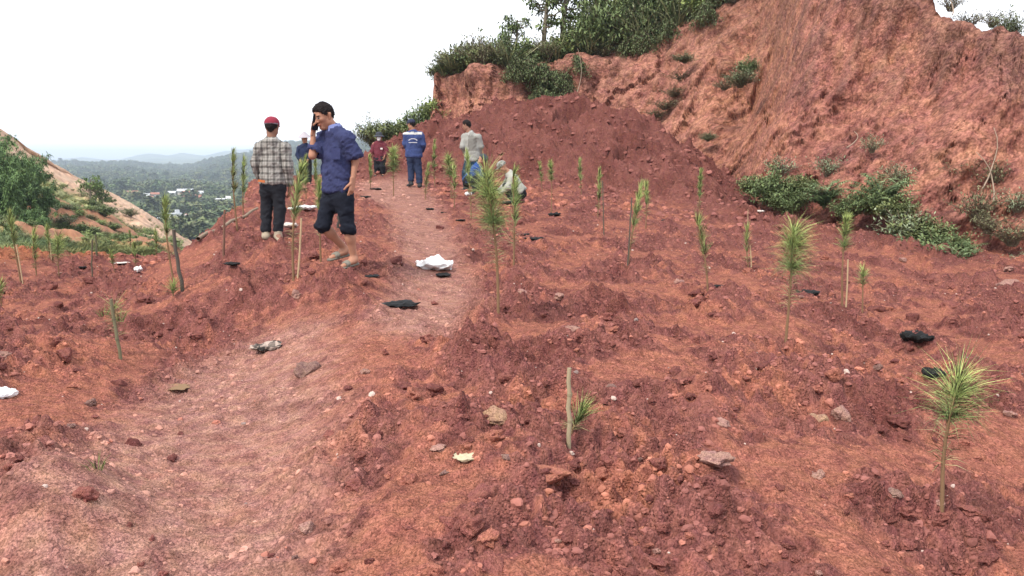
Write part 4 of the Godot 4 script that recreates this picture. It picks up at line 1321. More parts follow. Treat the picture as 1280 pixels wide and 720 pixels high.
# J: joints in metres. One skin mesh (arms, legs, neck, head, hands), clothes as parts around it
func person(called_at: Vector3, label: String, J: Dictionary, o: Dictionary) -> Node3D:
	var t := thing("person", label, "person", called_at, 0.0, "planters at work on the bench")
	var cell: float = o.get("cell", 0.016)
	var skin: Color = o.get("skin", Color(0.36, 0.19, 0.125))
	var side: Vector3 = (J.shl - J.shr)
	side.y = 0
	side = side.normalized()
	var all := J.values().filter(func(q): return q is Vector3)
	var bb := bounds([J.neck, J.hipl, J.hipr, J.kneel, J.kneer, J.ankl, J.ankr, J.elbl, J.elbr, J.wril, J.wrir, J.shl, J.shr], 0.2)
	var s := Soup.new()
	var fd := Field.new(bb[0], bb[1], cell)
	var mid: Vector3 = (J.hipl + J.hipr) * 0.5
	var chest: Vector3 = (J.shl + J.shr) * 0.5
	var k: float = o.get("k", 1.0)
	fd.bone(chest - (chest - mid).normalized() * 0.11, mid, 0.085 * k, 0.095 * k, 0.05, side * 1.45)
	fd.bone(J.neck, chest, 0.05, 0.07, 0.04)
	for g in ["l", "r"]:
		fd.bone(chest.lerp(J.neck, 0.3), J["sh" + g] + Vector3(0, -0.02, 0), 0.05, 0.042, 0.05)
		fd.bone(J["sh" + g], J["elb" + g], 0.050 * k, 0.040 * k, 0.03)
		fd.bone(J["elb" + g], J["wri" + g], 0.040 * k, 0.026 * k, 0.02)
		fd.bone(J["hip" + g], J["knee" + g], 0.082 * k, 0.054 * k, 0.05)
		fd.bone(J["knee" + g].lerp(J["ank" + g], -0.02), J["knee" + g].lerp(J["ank" + g], 0.35), 0.052 * k, 0.054 * k, 0.03)
		fd.bone(J["knee" + g].lerp(J["ank" + g], 0.3), J["ank" + g], 0.053 * k, 0.033, 0.03)
		var toe: Vector3 = J["toe" + g]
		fd.bone(J["ank" + g] + Vector3(0, -0.03, 0), J["ank" + g].lerp(toe, 0.15) + Vector3(0, -0.03, 0), 0.036, 0.034, 0.03)
		fd.bone(J["ank" + g] + Vector3(0, -0.04, 0), toe, 0.030, 0.020, 0.03, (toe - J["ank" + g]).cross(Vector3.UP).normalized() * 1.5)
	fd.mesh_into(s, plain(skin))
	head_into(s, J.head, J.look, J.up, 1.0, skin, minf(cell * 0.5, o.get("head_cell", 0.008)), J.neck)
	if not o.has("no_hands"):
		for g in ["l", "r"]:
			if J.has("hand" + g):
				var hh: Array = J["hand" + g]
				hand_into(s, J["wri" + g], hh[0].normalized(), hh[1].normalized(), hh[2].normalized(), hh[3], skin, o.get("hand_cell", 0.005))
	part("body", s.mesh(), M.skin, t)
	if o.get("hair", true): part("hair", hair_mesh(J.head, J.look, J.up, 1.0, minf(cell * 0.6, 0.008)), M.cloth, t)
	# shirt
	s = Soup.new()
	var ub := bounds([J.neck, J.hipl, J.hipr, J.elbl, J.elbr, J.wril, J.wrir, J.shl, J.shr], 0.17)
	fd = Field.new(ub[0], ub[1], cell)
	var down := (mid - chest).normalized()
	var hem: Vector3 = mid + down * o.get("hem", 0.08)
	var loose: float = o.get("loose", 0.02)
	fd.bone(chest + down * 0.105, hem, 0.088 * k + loose, 0.100 * k + loose * 1.3, 0.06, side * 1.45, true)
	fd.bone(chest + down * 0.02, chest.lerp(J.neck, 0.55), 0.07 + loose * 0.5, 0.062, 0.05)
	for g in ["l", "r"]:
		fd.bone(chest.lerp(J.neck, 0.4), J["sh" + g] + down * 0.025, 0.058, 0.046 + loose * 0.7, 0.06)
		if o.get("sleeve", "long") == "long":
			fd.bone(J["sh" + g] + down * 0.025, J["elb" + g], 0.048 + loose * 0.7, 0.044 + loose * 0.7, 0.03)
			fd.bone(J["elb" + g], J["elb" + g].lerp(J["wri" + g], 0.97), 0.044 + loose * 0.7, 0.034 + loose * 0.5, 0.02, Vector3.ZERO, true)
		else:
			fd.bone(J["sh" + g] + down * 0.02, J["sh" + g].lerp(J["elb" + g], 0.86), 0.048 + loose * 0.7, 0.055 + loose * 1.1, 0.04, Vector3.ZERO, true)
	fd.mesh_into(s, o.get("shirt_tint", plain(Color.WHITE)), folds(710 + int(absf(J.head.x) * 90)), 0.026)
	var sh := part("shirt", s.mesh(), o.shirt, t)
	if o.has("collar"):
		s = Soup.new()
		fd = Field.new(J.neck - Vector3.ONE * 0.16, J.neck + Vector3.ONE * 0.16, 0.008)
		var nk: Vector3 = chest + (J.neck - chest).normalized() * 0.045
		var nu: Vector3 = (J.neck - chest).normalized()
		fd.bone(nk, nk + nu * 0.060, 0.092, 0.078, 0.01, Vector3.ZERO, true)
		fd.cut(nk, -nu)
		fd.bone(nk - nu * 0.05, nk + nu * 0.2, 0.066, 0.066, 0.01, Vector3.ZERO, false, true)
		fd.bone(nk - nu * 0.06 + J.look * 0.1, nk + nu * 0.10 + J.look * 0.1, 0.012, 0.05, 0.01, Vector3.ZERO, false, true)
		fd.mesh_into(s, o.collar)
		part("collar", s.mesh(), M.cloth, sh)
	# trousers
	s = Soup.new()
	var lb := bounds([mid - down * 0.1, J.hipl, J.hipr, J.kneel, J.kneer, J.ankl, J.ankr], 0.19)
	fd = Field.new(lb[0], lb[1], cell)
	var cuff: float = o.get("cuff", 0.97)
	fd.bone(mid - down * 0.10, mid + down * 0.04, 0.100 * k + 0.006, 0.105 * k + 0.008, 0.04, side * 1.42)
	var lg: float = o.get("leg", 0.018)
	for g in ["l", "r"]:
		fd.bone(J["hip" + g], J["knee" + g], 0.088 * k + lg * 0.6, 0.062 * k + lg, 0.05)
		fd.bone(J["knee" + g], J["knee" + g].lerp(J["ank" + g], cuff), 0.062 * k + lg, 0.052 * k + lg * (1.0 if cuff > 0.6 else 1.8), 0.03, Vector3.ZERO, true)
	fd.mesh_into(s, o.get("trouser_tint", plain(Color.WHITE)), folds(720 + int(absf(J.neck.x) * 70)), 0.020)
	part("trousers", s.mesh(), o.trousers, t)
	# footwear
	for g in ["l", "r"]:
		s = Soup.new()
		var an: Vector3 = J["ank" + g]
		var toe: Vector3 = J["toe" + g]
		var fb := bounds([an, toe], 0.14)
		fd = Field.new(fb[0], fb[1] + Vector3(0, 0.25, 0), 0.009)
		var fw := (toe - an)
		fw.y = 0
		fw = fw.normalized()
		var sd := fw.cross(Vector3.UP)
		var heel := an + Vector3(0, -0.075, 0) - fw * 0.035
		var tp := Vector3(toe.x, toe.y - 0.02, toe.z)
		if o.get("feet", "shoe") == "sandal":
			fd.bone(heel, tp + fw * 0.02, 0.016, 0.016, 0.02, sd * 2.5)                   # sole
			fd.mesh_into(s, plain(Color(0.16, 0.145, 0.12)))
			var sl := part("sandal", s.mesh(), M.cloth, t)
			s = Soup.new()
			fd = Field.new(fb[0], fb[1], 0.008)
			fd.bone(an.lerp(toe, 0.52) + Vector3(0, -0.018, 0), an.lerp(toe, 0.80) + Vector3(0, -0.005, 0), 0.034, 0.031, 0.02, sd * 1.45, true)
			fd.cut(an.lerp(toe, 0.50), -fw)
			fd.mesh_into(s, plain(Color(0.20, 0.185, 0.155)))
			part("strap", s.mesh(), M.cloth, sl)
		else:
			fd.bone(heel + Vector3(0, 0.02, 0), tp, 0.045, 0.034, 0.02, sd * 1.15)
			fd.bone(an, an + Vector3(0, -0.04, 0), 0.05, 0.05, 0.03)
			if o.feet == "boot": fd.bone(an.lerp(J["knee" + g], 0.55), an, 0.064, 0.052, 0.02)
			fd.mesh_into(s, o.get("shoe_tint", plain(Color(0.35, 0.28, 0.22))))
			part("boot" if o.feet == "boot" else "shoe", s.mesh(), M.cloth, t)
	return t
func cap_mesh(p: Vector3, f: Vector3, u: Vector3, col: Callable, brim := 0.07) -> ArrayMesh:
	u = (u - f * u.dot(f)).normalized()
	var s := Soup.new()
	var fd := Field.new(p - Vector3.ONE * 0.2, p + Vector3.ONE * 0.21, 0.010)
	fd.bone(p + u * 0.055 - f * 0.02, p + u * 0.06 + f * 0.015, 0.096, 0.092, 0.02)
	fd.cut(p + u * 0.035, (-u - f * 0.12).normalized())
	var side := f.cross(u)
	fd.bone(p + u * 0.045 + f * 0.07, p + u * 0.032 + f * (0.095 + brim), 0.009, 0.008, 0.01, side * 7.5)
	fd.mesh_into(s, col)
	return s.mesh()
func lathe(prof: Array, sides: int, col: Color) -> ArrayMesh:
	var s := Soup.new()
	for i in sides:
		var a := TAU * i / sides
		var b := TAU * (i + 1) / sides
		for k in prof.size() - 1:
			var p: Vector2 = prof[k]
			var q: Vector2 = prof[k + 1]
			var p0 := Vector3(cos(a) * p.x, p.y, sin(a) * p.x)
			var p1 := Vector3(cos(b) * p.x, p.y, sin(b) * p.x)
			var q0 := Vector3(cos(a) * q.x, q.y, sin(a) * q.x)
			var q1 := Vector3(cos(b) * q.x, q.y, sin(b) * q.x)
			s.flat(p0, p1, q0, col)
			s.flat(p1, q1, q0, col)
	return s.mesh()
# joints read off the photograph: [px, py, metres towards the viewer] about a foot point, in metres
func joints(x0: float, y0: float, sc: float, d: Dictionary) -> Dictionary:
	var r := {}
	for k in d:
		var q = d[k]
		r[k] = Vector3((q[0] - x0) * sc, (y0 - q[1]) * sc, q[2])
	return r

func cloth_tex_plaid() -> StandardMaterial3D:
	var im := Image.create(256, 256, false, Image.FORMAT_RGB8)
	for y in 256:
		for x in 256:
			var v := 0.61
			var fx := x % 128
			var fy := y % 128
			if fx < 44: v -= 0.17
			if fy < 44: v -= 0.17
			if fx > 76 and fx < 84: v -= 0.10
			if fy > 76 and fy < 84: v -= 0.10
			if fx > 100 and fx < 106: v += 0.08
			if (x + y) % 4 < 2: v -= 0.03
			im.set_pixel(x, y, Color(v, v * 0.975, v * 0.94))
	var m := mat(Color.WHITE, 0.95)
	m.albedo_texture = ImageTexture.create_from_image(im)
	m.uv1_triplanar = true
	m.uv1_scale = Vector3.ONE * 6.2
	return m
func cloth_mat(c: Color, sd: int) -> StandardMaterial3D:
	var m := mat(c, 0.95)
	m.vertex_color_use_as_albedo = true
	m.normal_enabled = true
	m.normal_texture = normal_tex(sd, 0.02, 4, 256, 6.0)
	m.normal_scale = 0.5
	m.uv1_triplanar = true
	m.uv1_scale = Vector3.ONE * 3.0
	return m

func build_people() -> void:
	# the man on the phone, mid-stride towards the picture's edge
	var g := ground_at(432, 333)
	var sc := -g.z / FOC * 1.005
	var J := joints(432, 333, sc, {"head": [412, 149, 0.04], "neck": [422, 165, 0.0], "shr": [408, 172, -0.09], "shl": [440, 172, 0.09], "elbr": [397, 196, 0.06], "wrir": [399, 167, 0.06], "elbl": [449, 203, 0.06], "wril": [446, 227, 0.10],
		"hipr": [415, 247, -0.06], "hipl": [434, 247, 0.06], "kneer": [406, 281, 0.04], "kneel": [439, 285, 0.08], "ankr": [428, 311, -0.12], "ankl": [443, 320, 0.02], "toer": [414, 322, 0.0], "toel": [431, 331, 0.12]})
	J.look = Vector3(-0.62, -0.30, 0.72).normalized()
	J.up = Vector3(-0.12, 1, 0.1)
	J.handl = [Vector3(-0.12, -1, 0.1), Vector3(-0.8, 0, -0.4), Vector3(-0.4, 0, 0.8), 0.35]
	J.handr = [Vector3(0.15, 1, 0.05), Vector3(0.9, 0.1, 0.25), Vector3(-0.1, 0.2, 1), 0.75]
	var lining := func(p: Vector3, n: Vector3) -> Color: return Color(0.17, 0.20, 0.40)
	var p1 := person(g, "man in a blue short sleeved shirt talking on a phone mid stride", J, {"k": 0.88, "cell": 0.013, "head_cell": 0.0048, "hand_cell": 0.004, "skin": Color(0.37, 0.185, 0.125), "sleeve": "short", "hem": -0.055, "loose": 0.022, "shirt": M.blue, "trousers": M.navy, "cuff": 0.10, "leg": 0.009, "feet": "sandal", "collar": lining})
	# shirt front details
	var ch: Vector3 = (J.shl + J.shr) * 0.5
	var s := Soup.new()
	box(s, Vector3(0, 0, 0), Vector3(0.10, 0.105, 0.006), 0.0, Color(0.9, 0.9, 0.95))
	var pk := part("pocket", s.mesh(), M.blue, p1.get_node("shirt"))
	pk.position = ch + Vector3(0.035, -0.17, 0.165)
	pk.rotation = Vector3(-0.08, -0.45, 0)
	s = Soup.new()
	box(s, Vector3.ZERO, Vector3(0.072, 0.15, 0.010), 0.0, Color(0.015, 0.015, 0.017))
	var ph := solo("mobile_phone", s.mesh(), M.gloss, "black mobile phone held to the ear of the blue shirted man", "phone", g + J.wrir + Vector3(0.035, 0.085, 0.045))
	ph.rotation = Vector3(0.1, 0.9, -0.12)
	# the man in plaid, seen from behind
	g = ground_at(340, 299)
	sc = -g.z / FOC
	J = joints(340, 299, sc, {"head": [346, 162, 0.0], "neck": [345, 173, 0.02], "shl": [330, 183, 0.0], "shr": [361, 183, 0.0], "elbl": [324, 205, -0.02], "wril": [325, 224, -0.12], "elbr": [364, 209, 0.02], "wrir": [363, 233, -0.05],
		"hipl": [336, 232, 0], "hipr": [351, 232, 0], "kneel": [334, 262, -0.03], "kneer": [351, 262, 0.0], "ankl": [333, 290, 0.02], "ankr": [349, 290, 0.04], "toel": [329, 297, -0.12], "toer": [354, 297, 0.14]})
	J.look = Vector3(0.1, -0.05, -1).normalized()
	J.up = Vector3.UP
	J.handr = [Vector3(0, -1, -0.1), Vector3(-1, 0, 0), Vector3(0, 0, -1), 0.4]
	var p2 := person(g, "man in a grey plaid shirt and red cap standing with his back turned", J, {"k": 0.87, "cell": 0.015, "skin": Color(0.22, 0.115, 0.08), "shirt": M.plaid, "hem": -0.02, "loose": 0.021, "trousers": M.black, "leg": 0.014, "feet": "shoe", "shoe_tint": plain(Color(0.34, 0.28, 0.21)), "collar": plain(Color(0.42, 0.41, 0.38))})
	part("cap", cap_mesh(J.head, J.look, J.up, func(p: Vector3, n: Vector3) -> Color: return Color(0.22, 0.03, 0.05) if p.y > J.head.y + 0.062 or n.z < 0.2 else Color(0.20, 0.20, 0.24)), M.cloth, p2)
	s = Soup.new()
	box(s, Vector3.ZERO, Vector3(0.10, 0.03, 0.012), 0.0, Color(0.42, 0.13, 0.05))
	var lb := part("shirt_tail", s.mesh(), M.cloth, p2)
	lb.position = J.hipl + Vector3(-0.02, 0.06, 0.150)
	lb.rotation = Vector3(0, -0.3, -0.12)
	# conical hat, further along the edge
	g = on_earth(at(383, 236, 26).x, 26.0)
	sc = 26.0 / FOC
	J = joints(383, 236, sc, {"head": [383, 181, 0.02], "neck": [383, 186, 0], "shl": [376, 190, 0], "shr": [390, 190, 0], "elbl": [374, 200, 0.05], "wril": [378, 206, 0.16], "elbr": [392, 200, 0.05], "wrir": [388, 206, 0.16], "hipl": [380, 209, 0], "hipr": [386, 209, 0], "kneel": [380, 221, 0.05], "kneer": [387, 221, 0.03], "ankl": [380, 233, 0], "ankr": [387, 233, 0], "toel": [379, 236, 0.16], "toer": [388, 236, 0.16]})
	J.look = Vector3(0, -0.45, 1).normalized()
	J.up = Vector3.UP
	var far := {"cell": 0.023, "hand_cell": 0.01, "head_cell": 0.010, "shirt": M.dknavy, "trousers": M.black, "feet": "boot", "shoe_tint": plain(Color(0.04, 0.04, 0.045)), "hem": 0.06, "hair": false}
	J.handl = [Vector3(0.3, -0.8, 0.5), Vector3(0.8, 0, 0), Vector3(0, 0, 1), 0.6]
	J.handr = [Vector3(-0.3, -0.8, 0.5), Vector3(-0.8, 0, 0), Vector3(0, 0, 1), 0.6]
	var p3 := person(g, "worker in dark navy clothes under a pale conical hat behind the saplings", J, far)
	var hat := part("conical_hat", lathe([Vector2(0.001, 0.17), Vector2(0.10, 0.075), Vector2(0.21, -0.01), Vector2(0.20, -0.015), Vector2(0.001, 0.14)], 28, Color(0.36, 0.33, 0.36)), M.cloth, p3)
	hat.position = J.head + Vector3(0, 0.075, 0)
	hat.rotation.x = 0.12
	# maroon worker facing us
	g = ground_at(475, 219)
	sc = -g.z / FOC
	if sc > 0.034: sc = 0.031
	J = joints(475, 219, sc, {"head": [475, 172.5, 0.02], "neck": [475, 177.5, 0], "shl": [481.5, 180.5, 0], "shr": [468.5, 180.5, 0], "elbl": [484, 189, 0.02], "wril": [482, 196, 0.14], "elbr": [466, 189, 0.02], "wrir": [464.5, 197, 0.10], "hipl": [478, 199, 0], "hipr": [472, 199, 0], "kneel": [478.5, 209, 0.05], "kneer": [471.5, 209, 0.0], "ankl": [479, 217, 0], "ankr": [471, 217, -0.05], "toel": [479.5, 219, 0.18], "toer": [470, 219, 0.13]})
	J.look = Vector3(0.05, -0.12, 1).normalized()
	J.up = Vector3.UP
	J.handl = [Vector3(-0.3, -1, 0.3), Vector3(-1, 0, 0), Vector3(0, 0, 1), 0.5]
	J.handr = [Vector3(-0.1, -1, 0.2), Vector3(1, 0, 0), Vector3(0, 0, 1), 0.4]
	var o4 := far.duplicate()
	o4.shirt = M.maroon
	var p4 := person(g, "worker in a maroon jacket, dark hat and white mask walking this way", J, o4)
	var bh := part("bucket_hat", lathe([Vector2(0.001, 0.12), Vector2(0.07, 0.11), Vector2(0.10, 0.06), Vector2(0.105, 0.02), Vector2(0.18, -0.03), Vector2(0.175, -0.036), Vector2(0.10, 0.01), Vector2(0.001, 0.10)], 24, Color(0.045, 0.05, 0.06)), M.cloth, p4)
	bh.position = J.head + Vector3(0, 0.045, 0)
	s = Soup.new()
	var fd := Field.new(J.head - Vector3.ONE * 0.16, J.head + Vector3.ONE * 0.16, 0.01)
	fd.bone(J.head + Vector3(0, -0.045, 0.062), J.head + Vector3(0, -0.075, 0.07), 0.062, 0.045, 0.01, Vector3(1.1, 0, 0))
	fd.mesh_into(s, plain(Color(0.7, 0.7, 0.7)))
	part("face_mask", s.mesh(), M.cloth, p4)
	s = Soup.new()
	box(s, Vector3.ZERO, Vector3(0.07, 0.05, 0.01), 0, Color(0.6, 0.55, 0.52))
	part("badge", s.mesh(), M.cloth, p4).position = ch * 0.0 + (J.shl + J.shr) * 0.5 + Vector3(0.085, -0.15, 0.15)
	# navy jacket, seen from behind
	g = ground_at(518, 233)
	sc = 1.66 / 83.0
	J = joints(518, 233, sc, {"head": [515.5, 157, 0.0], "neck": [517, 164, 0], "shl": [509, 168.5, 0], "shr": [527, 168.5, 0], "elbl": [507.5, 180, -0.02], "wril": [511, 190, -0.20], "elbr": [530, 181, 0.0], "wrir": [527, 190, -0.20], "hipl": [514, 195, 0], "hipr": [522, 195, 0], "kneel": [514, 212, -0.04], "kneer": [523.5, 213, 0.0], "ankl": [514, 227, 0.05], "ankr": [525, 229.5, 0.06], "toel": [509.5, 231, -0.05], "toer": [526, 232.5, -0.12]})
	J.look = Vector3(-0.75, -0.1, -0.65).normalized()
	J.up = Vector3.UP
	var o5 := far.duplicate()
	o5.shirt = M.jacket
	o5.trousers = M.navy2
	o5.hem = 0.04
	o5.loose = 0.034
	o5.hair = true
	o5.cell = 0.021
	var my: float = (J.shl.y + J.shr.y) * 0.5
	o5.shirt_tint = func(p: Vector3, n: Vector3) -> Color: return Color(0.50, 0.50, 0.48) if p.y > my - 0.01 and p.y < my + 0.05 and absf(p.x - J.neck.x) < 0.24 else Color(0.040, 0.062, 0.16)
	var p5 := person(g, "worker in a navy jacket with white shoulder band, back turned", J, o5)
	part("cap", cap_mesh(J.head, J.look, J.up, func(p: Vector3, n: Vector3) -> Color: return Color(0.62, 0.62, 0.62) if (p - J.head).dot(J.look) > 0.085 else Color(0.03, 0.035, 0.06)), M.cloth, p5)
	s = Soup.new()                                         # printed arc and line on the back
	var bc: Vector3 = (J.shl + J.shr) * 0.5 + Vector3(0, -0.13, 0.165)
	for k in 9:
		var a := lerpf(-1.1, 1.1, k / 8.0)
		box(s, Vector3(sin(a) * 0.11, cos(a) * 0.07 - 0.05, -0.006 * absf(a)), Vector3(0.026, 0.018, 0.008), 0, Color(0.5, 0.5, 0.52))
	box(s, Vector3(0, -0.075, 0), Vector3(0.21, 0.016, 0.008), 0, Color(0.5, 0.5, 0.52))
	part("back_print", s.mesh(), M.cloth, p5.get_node("shirt")).position = bc
	# grey shirt, standing and half turned away
	g = on_earth(at(588, 236, 20.6).x, 20.6)
	sc = 20.6 / FOC
	J = joints(588, 236, sc, {"head": [584, 157, 0.0], "neck": [586.5, 164, 0], "shl": [581, 169, -0.08], "shr": [598, 170, 0.06], "elbl": [579, 182, 0.02], "wril": [583, 192, -0.18], "elbr": [601, 182, 0.04], "wrir": [598, 193, -0.10], "hipl": [587, 197, -0.05], "hipr": [595, 197, 0.04], "kneel": [582, 215, -0.02], "kneer": [592, 216, 0.05], "ankl": [582, 231, 0.0], "ankr": [593, 232, 0.05], "toel": [577, 235, -0.02], "toer": [588, 235.5, 0.08]})
	J.look = Vector3(-0.85, -0.1, -0.35).normalized()
	J.up = Vector3.UP
	var o6 := far.duplicate()
	o6.shirt = M.grey
	o6.trousers = M.jeans
	o6.hair = true
	o6.loose = 0.03
	o6.skin = Color(0.3, 0.16, 0.11)
	o6.collar = plain(Color(0.45, 0.45, 0.43))
	var vest := (J.shl + J.shr) * 0.5 as Vector3
	o6.shirt_tint = func(p: Vector3, n: Vector3) -> Color: return Color(0.62, 0.60, 0.59) if absf(p.x - vest.x - 0.03) < 0.10 and p.y < vest.y and p.y > vest.y - 0.36 and n.z > 0.3 else Color.WHITE
	person(g, "bareheaded man in a pale grey shirt and jeans watching the planters", J, o6)
	# squatting planter in blue
	g = on_earth(at(597, 242, 19.6).x, 19.6)
	sc = 19.6 / FOC
	J = joints(597, 242, sc, {"head": [603, 199, 0.06], "neck": [599.5, 204, 0.02], "shl": [598, 208, 0.15], "shr": [596, 207, -0.15], "elbl": [605, 219, 0.18], "wril": [612, 229, 0.14], "elbr": [604, 219, -0.14], "wrir": [612, 230, -0.08], "hipl": [586, 224, 0.09], "hipr": [586, 224, -0.09], "kneel": [602, 222, 0.16], "kneer": [602, 223, -0.14], "ankl": [593, 237, 0.12], "ankr": [593, 237, -0.12], "toel": [602, 241, 0.16], "toer": [602, 241, -0.14]})
	J.look = Vector3(0.75, -0.6, 0.15).normalized()
	J.up = Vector3(0.5, 1, 0)
	J.handl = [Vector3(0.5, -1, 0), Vector3(0, 0, -1), Vector3(1, 0, 0), 0.6]
	J.handr = [Vector3(0.5, -1, 0), Vector3(0, 0, 1), Vector3(1, 0, 0), 0.6]
	var o7 := far.duplicate()
	o7.shirt = M.bright
	o7.trousers = M.black
	var p7 := person(g, "squatting planter in a bright blue jacket and dark cap behind the saplings", J, o7)
	part("cap", cap_mesh(J.head, J.look, J.up, plain(Color(0.05, 0.055, 0.065)), 0.05), M.cloth, p7)
	# squatting planter in pale shirt
	g = on_earth(at(639, 252, 18.4).x, 18.4)
	sc = 18.4 / FOC
	J = joints(634, 252, sc, {"head": [623.5, 210, 0.06], "neck": [629.5, 215, 0.03], "shr": [632, 220, -0.16], "shl": [634, 221, 0.16], "elbl": [630, 234, 0.22], "wril": [619, 241, 0.20], "elbr": [627, 233, -0.16], "wrir": [617, 242, -0.08], "hipl": [645, 240, 0.09], "hipr": [645, 240, -0.09], "kneel": [628, 233.5, 0.14], "kneer": [628, 234, -0.14], "ankl": [635, 248, 0.13], "ankr": [636, 248, -0.12], "toel": [625, 251.5, 0.16], "toer": [626, 251.5, -0.13]})
	J.look = Vector3(-0.78, -0.5, 0.35).normalized()
	J.up = Vector3(-0.4, 1, 0)
	J.handl = [Vector3(-0.8, -0.8, 0), Vector3(0, 0, -1), Vector3(-1, 0, 0), 0.7]
	J.handr = [Vector3(-0.8, -0.8, 0), Vector3(0, 0, 1), Vector3(-1, 0, 0), 0.7]
	var o8 := far.duplicate()
	o8.shirt = M.pale
	o8.loose = 0.034
	o8.hem = 0.02
	o8.cell = 0.021
	var p8 := person(g, "squatting planter in a pale shirt and grey camouflage cap bending to the soil", J, o8)
	var cn := nz(730, 22.0, 2)
	part("cap", cap_mesh(J.head, J.look, J.up, func(p: Vector3, n: Vector3) -> Color: return Color(0.15, 0.15, 0.13) if cn.get_noise_3dv(p) > 0.0 else Color(0.30, 0.30, 0.27)), M.cloth, p8)

# ---------------------------------------------------------------- hillside growth, wood and village
func hill_at(px: float, t: float) -> Vector3:
	var xs := [-420, -200, -60, 0, 60, 122, 178, 210, 250, 330]
	var i := 0
	while i < 8 and px > xs[i + 1]: i += 1
	return net_point(hill_rows, i + (px - xs[i]) / float(xs[i + 1] - xs[i]), t)
func hill_s(s: float, t: float, big: FastNoiseLite, mid: FastNoiseLite) -> Vector3:
	var p := net_point(hill_rows, s, t)
	p.y += (big.get_noise_2d(p.x, p.z) * 1.6 + mid.get_noise_2d(p.x, p.z) * 0.55) * smoothstep(0.2, 1.5, t) * (1.0 - 0.75 * (1.0 - smoothstep(0.0, 0.6, absf(t - 4.0))))
	return p
func build_hill_growth() -> void:
	var big := nz(41, 0.06, 4)
	var mid := nz(42, 0.25, 4)
	rng.seed = 300
	# bamboo thicket
	var bm := [bamboo_meshes(301, 30, 8.5), bamboo_meshes(302, 24, 7.5), bamboo_meshes(303, 22, 6.5)]
	rng.seed = 310
	for q in [[-0.35, 2.25, 0, 1.05], [2.45, 2.1, 1, 1.0], [2.9, 2.2, 0, 1.0], [3.15, 1.95, 2, 1.0], [3.4, 2.1, 1, 1.0], [3.6, 2.35, 2, 1.05], [3.85, 2.15, 2, 0.85], [3.3, 2.6, 0, 0.95], [2.7, 2.6, 1, 1.1], [3.75, 1.85, 2, 0.7], [2.1, 2.4, 0, 1.0]]:
		var p := hill_s(maxf(q[0], 0.0), q[1], big, mid) - Vector3(0, 0.4, 0)
		plant("bamboo_clump", bm[q[2]], "%s dark green bamboo clump on the hillside across the gully" % ["tall feathery", "leaning", "low bushy"][q[2]], "bamboo", p, Vector3.ONE * q[3] * 0.6, rng.randf() * TAU, "bamboo thicket on the hillside", "culms", "foliage")
	# slim trees along the cutting
	var ts := [tree_meshes(311, 1.0, 30, 30, 0.26, 0.07, 0.035, 0.45, Color(0.06, 0.10, 0.03), Color(0.15, 0.21, 0.07)), tree_meshes(312, 1.0, 22, 26, 0.4, 0.07, 0.035, 0.6, Color(0.07, 0.12, 0.03), Color(0.17, 0.24, 0.08))]
	rng.seed = 320
	for q in [[114, 262, 88, 3.8, 1, "flat topped slim tree beside the beige cutting"], [120, 262, 92, 3.6, 0, "thin pole-like tree second along the beige cutting"], [128, 264, 94, 3.0, 0, "thin short tree third along the beige cutting"], [139, 268, 98, 2.6, 0, "last thin small tree along the beige cutting"]]:
		plant("slim_tree", ts[q[4]], q[5], "tree", at(q[0], q[1], q[2]) - Vector3(0, 0.3, 0), Vector3(q[3], q[3], q[3]), rng.randf() * TAU, "", "trunk", "crown")
	# bushes
	var ba := [shrub_meshes(321, 34, 1700, 0.11, 0.05, Color(0.08, 0.115, 0.04), Color(0.17, 0.22, 0.075)), shrub_meshes(322, 34, 1500, 0.11, 0.045, Color(0.13, 0.175, 0.06), Color(0.27, 0.33, 0.11)), shrub_meshes(323, 30, 1300, 0.12, 0.035, Color(0.10, 0.11, 0.05), Color(0.19, 0.19, 0.09))]
	rng.seed = 330
	var words := ["dark green bush", "light green bush", "grey green straggly bush"]
	for k in 280:
		var s := rng.randf_range(2.3, 7.4)
		var t := rng.randf_range(0.8, 3.3) if k > 40 else rng.randf_range(0.75, 1.5)
		var p := hill_s(s, t, big, mid)
		if big.get_noise_2d(p.x, p.z) > 0.12 and t > 1.8 and rng.randf() < 0.45: continue
		var z := rng.randf_range(0.7, 1.7) * (1.0 if t > 1.6 else 0.5)
		var i := rng.randi() % 3
		plant("hill_bush", ba[i], words[i] + ([" low on the slope across the gully", " halfway up the slope across the gully", " under the beige cutting across the gully"][0 if t < 1.5 else (1 if t < 2.5 else 2)]), "bush", p - Vector3(0, 0.15, 0), Vector3(z * 1.3, z * 0.75, z * 1.3), rng.randf() * TAU, "bushes on the slope across the gully")
	# turf
	var gm := grass_mesh(324, 60, 0.55, Color(0.20, 0.26, 0.085), Color(0.46, 0.48, 0.20))
	var xf := []
	var cols := []
	for k in 18000:
		var s := rng.randf_range(1.5, 8.0)
		var t := 0.8 + 2.7 * pow(rng.randf(), 1.3)
		var p := hill_s(s, t, big, mid)
		if big.get_noise_2d(p.x, p.z) + 0.4 * mid.get_noise_2d(p.x, p.z) > 0.16 and t > 1.0: continue
		if t > 3.1 and rng.randf() < 0.6: continue
		var z := rng.randf_range(0.35, 1.0)
		xf.append(Transform3D(Basis(Vector3.UP, rng.randf() * TAU).scaled(Vector3(z * 1.8, z, z * 1.8)), p - Vector3(0, 0.05, 0)))
		var w := rng.randf_range(0.55, 1.1)
		var dryness := clampf(0.5 + 1.4 * mid.get_noise_2d(p.x * 0.6 + 90.0, p.z * 0.6), 0, 1)
		cols.append(Color(w * lerpf(0.65, 1.15, dryness), w * lerpf(0.8, 1.0, dryness), w))
	stuff("grass", gm, M.leaf, xf, cols, "rough green grass covering the slope across the gully", "grass")
	# concrete channel wall at the foot of the cutting
	var s2 := Soup.new()
	var a := at(172, 304, 118)
	var b := at(212, 309, 118)
